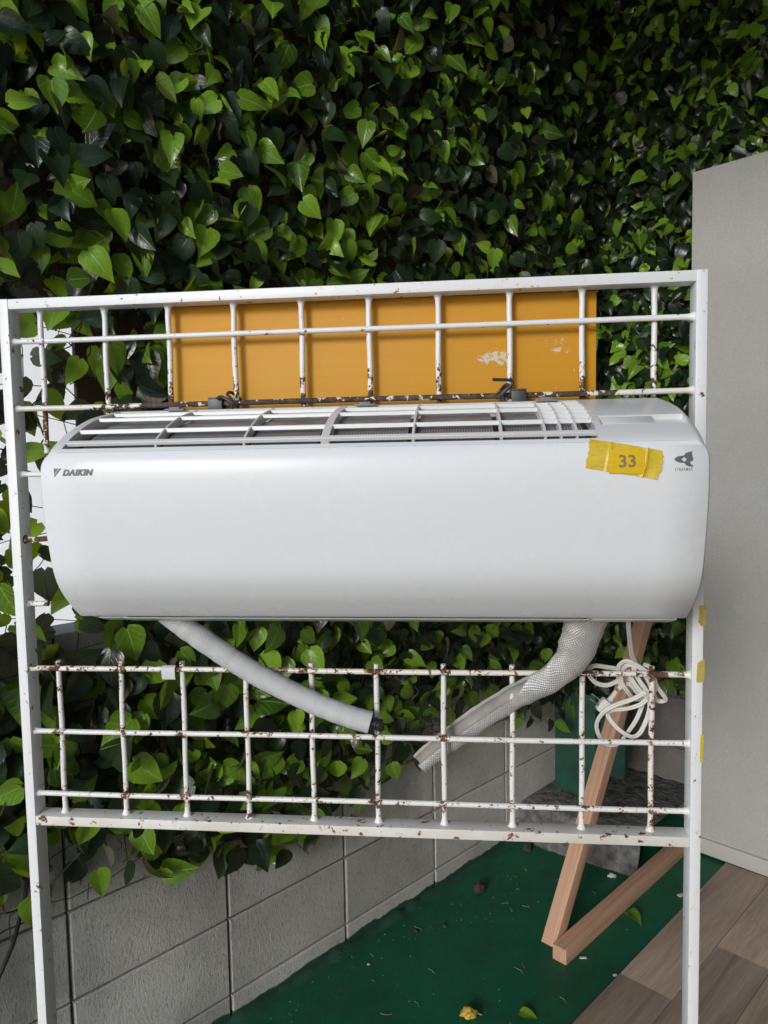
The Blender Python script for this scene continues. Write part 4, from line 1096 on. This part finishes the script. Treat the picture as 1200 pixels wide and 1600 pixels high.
# ================================================================== SMALL THINGS ON THE FLOOR
def lump(px, py, sx, sy_, sz, mat, name, label, cat, seed, group=None):
    c_ = atz(px, py, FLOOR); bm = bmesh.new(); bmesh.ops.create_icosphere(bm, subdivisions=3, radius=1.0)
    for v in bm.verts:
        k = 1 + 0.35 * noise.noise(v.co * 1.6 + Vector((seed, 0, 0))) + 0.2 * noise.noise(v.co * 4 + Vector((0, seed, 0)))
        v.co = Vector((v.co.x * sx * k, v.co.y * sy_ * k, max(-0.35, v.co.z) * sz * k))
    bm.verts.index_update(); mb = MB(); z0 = min(v.co.z for v in bm.verts)
    mb.add([c_ + v.co - Vector((0, 0, z0)) for v in bm.verts], [[v.index for v in f.verts] for f in bm.faces]); bm.free()
    o = mb.build(name, mat, smooth=50); o['label'] = label; o['category'] = cat
    if group: o['group'] = group
    return o
lump(748, 1393, 0.020, 0.016, 0.022, M['brown_bit'], 'dark_clod', 'dark brown clod on the green floor, near the wall foot', 'clod', 1)
lump(824, 1328, 0.017, 0.015, 0.020, M['brown_bit'], 'dark_clod', 'dark lump on the floor against the rough ledge', 'clod', 5)
lump(650, 1456, 0.007, 0.006, 0.006, M['brown_bit'], 'dark_clod', 'tiny dark brown bit at the foot of the wall', 'clod', 2)
lump(695, 1448, 0.007, 0.006, 0.005, M['brown_bit'], 'dark_clod', 'tiny reddish brown bit out on the green floor', 'clod', 3)
lump(956, 1370, 0.014, 0.009, 0.008, M['white_bit'], 'pale_stone', 'pale stone chip on the floor between the two timbers', 'stone', 4)
lump(576, 1507, 0.005, 0.004, 0.003, M['leaf_yellow'], 'pale_stone', 'tiny yellowish chip on the open green floor', 'stone', 9)
def floor_leaf(px, py, size, rot, mat, label, fold, name='fallen_leaf'):
    vs, uv, fs = PROT[2]; me = bpy.data.meshes.new(name)
    v2 = vs.copy(); v2[:, 2] = vs[:, 2] * fold; v2[:, 2] -= v2[:, 2].min()
    me.from_pydata(v2.tolist(), [], fs); me.materials.append(mat); me.polygons.foreach_set('use_smooth', [True] * len(fs))
    ul = me.uv_layers.new(name='leaf'); li = np.empty(len(me.loops), int); me.loops.foreach_get('vertex_index', li); ul.data.foreach_set('uv', uv[li].ravel())
    o = link(name, me, Matrix.Translation(atz(px, py, FLOOR) + Vector((0, 0, 0.003))) @ Matrix.Rotation(rot, 4, 'Z') @ Matrix.Scale(size, 4)); o['label'] = label; o['category'] = 'leaf'; return o
floor_leaf(980, 1432, 0.058, 0.5, M['leaf_bright'], 'green ivy leaf lying on the floor beside the base timber', 1.5)
floor_leaf(812, 1586, 0.045, 1.2, M['leaf_bright'], 'green leaf lying at the bottom edge of the green floor', 0.8)
# crumpled yellow leaf
bm = bmesh.new(); bmesh.ops.create_icosphere(bm, subdivisions=4, radius=1.0); mb = MB(); c_ = atz(732, 1590, FLOOR)
for v in bm.verts:
    k = 1 + 0.5 * noise.noise(v.co * 1.5 + Vector((4, 0, 0))) + 0.14 * noise.noise(v.co * 4)
    v.co = Vector((v.co.x * 0.020 * k, v.co.y * 0.016 * k, v.co.z * 0.011 * k))
bm.verts.index_update(); mb.add([c_ + v.co + Vector((0, 0, 0.012)) for v in bm.verts], [[v.index for v in f.verts] for f in bm.faces]); bm.free()
mb.tube([c_ + Vector((0.016, 0.002, 0.010)), c_ + Vector((0.026, 0.006, 0.008)), c_ + Vector((0.034, 0.004, 0.006))], 0.0013, 5)
o = mb.build('crumpled_leaf', M['leaf_yellow'], smooth=40); o['label'] = 'crumpled dry yellow leaf on the green floor at the bottom edge'; o['category'] = 'leaf'
for px, py, l_, rz, lab in ((911, 1498, 0.020, 0.5, 'short white chip on the floor in front of the timber end'), (961, 1525, 0.011, 0.8, 'tiny white chip at the edge of the plank floor'), (1064, 1400, 0.022, 0.9, 'pale paper scrap beside the right leg on the green floor')):
    mb = MB(); mb.box(atz(px, py, FLOOR) + Vector((0, 0, 0.003)), (l_, 0.006 if l_ < 0.021 else 0.014, 0.004), Matrix.Rotation(rz - 0.4, 4, 'Z'), bev=0.001)
    o = mb.build('white_chip', M['white_bit']); o['label'] = lab; o['category'] = 'chip'
mb = MB(); rr = random.Random(11)
for k in range(170):
    a, b = rr.uniform(-0.2, 1.3), 0.02 + abs(rr.gauss(0, 0.28))
    if b > 0.6: continue
    p = R(a, b, FLOOR); s_ = rr.uniform(0.0008, 0.0026); h = s_ * rr.uniform(0.5, 1.0)
    mb.add([p + Vector((s_, 0, 0)), p + Vector((-s_ * .6, s_ * rr.uniform(.5, 2), 0)), p + Vector((-s_ * .6, -s_, 0)), p + Vector((0, 0, h))], [(0, 1, 3), (1, 2, 3), (2, 0, 3)], 0)
for k in range(16):
    p = R(rr.uniform(0.2, 1.2), rr.uniform(0.1, 0.58), FLOOR + 0.002); q_ = p + Vector((rr.gauss(0, .018), rr.gauss(0, .018), 0.001))
    mb.tube(spline([p, (p + q_) / 2 + Vector((rr.gauss(0, .004), rr.gauss(0, .004), .001)), q_], 4), 0.0007, 4)
o = mb.build('grit', M['grit'], smooth=0, kind='stuff'); o['label'] = 'pale grit and dry stalks scattered over the green floor'; o['category'] = 'grit'
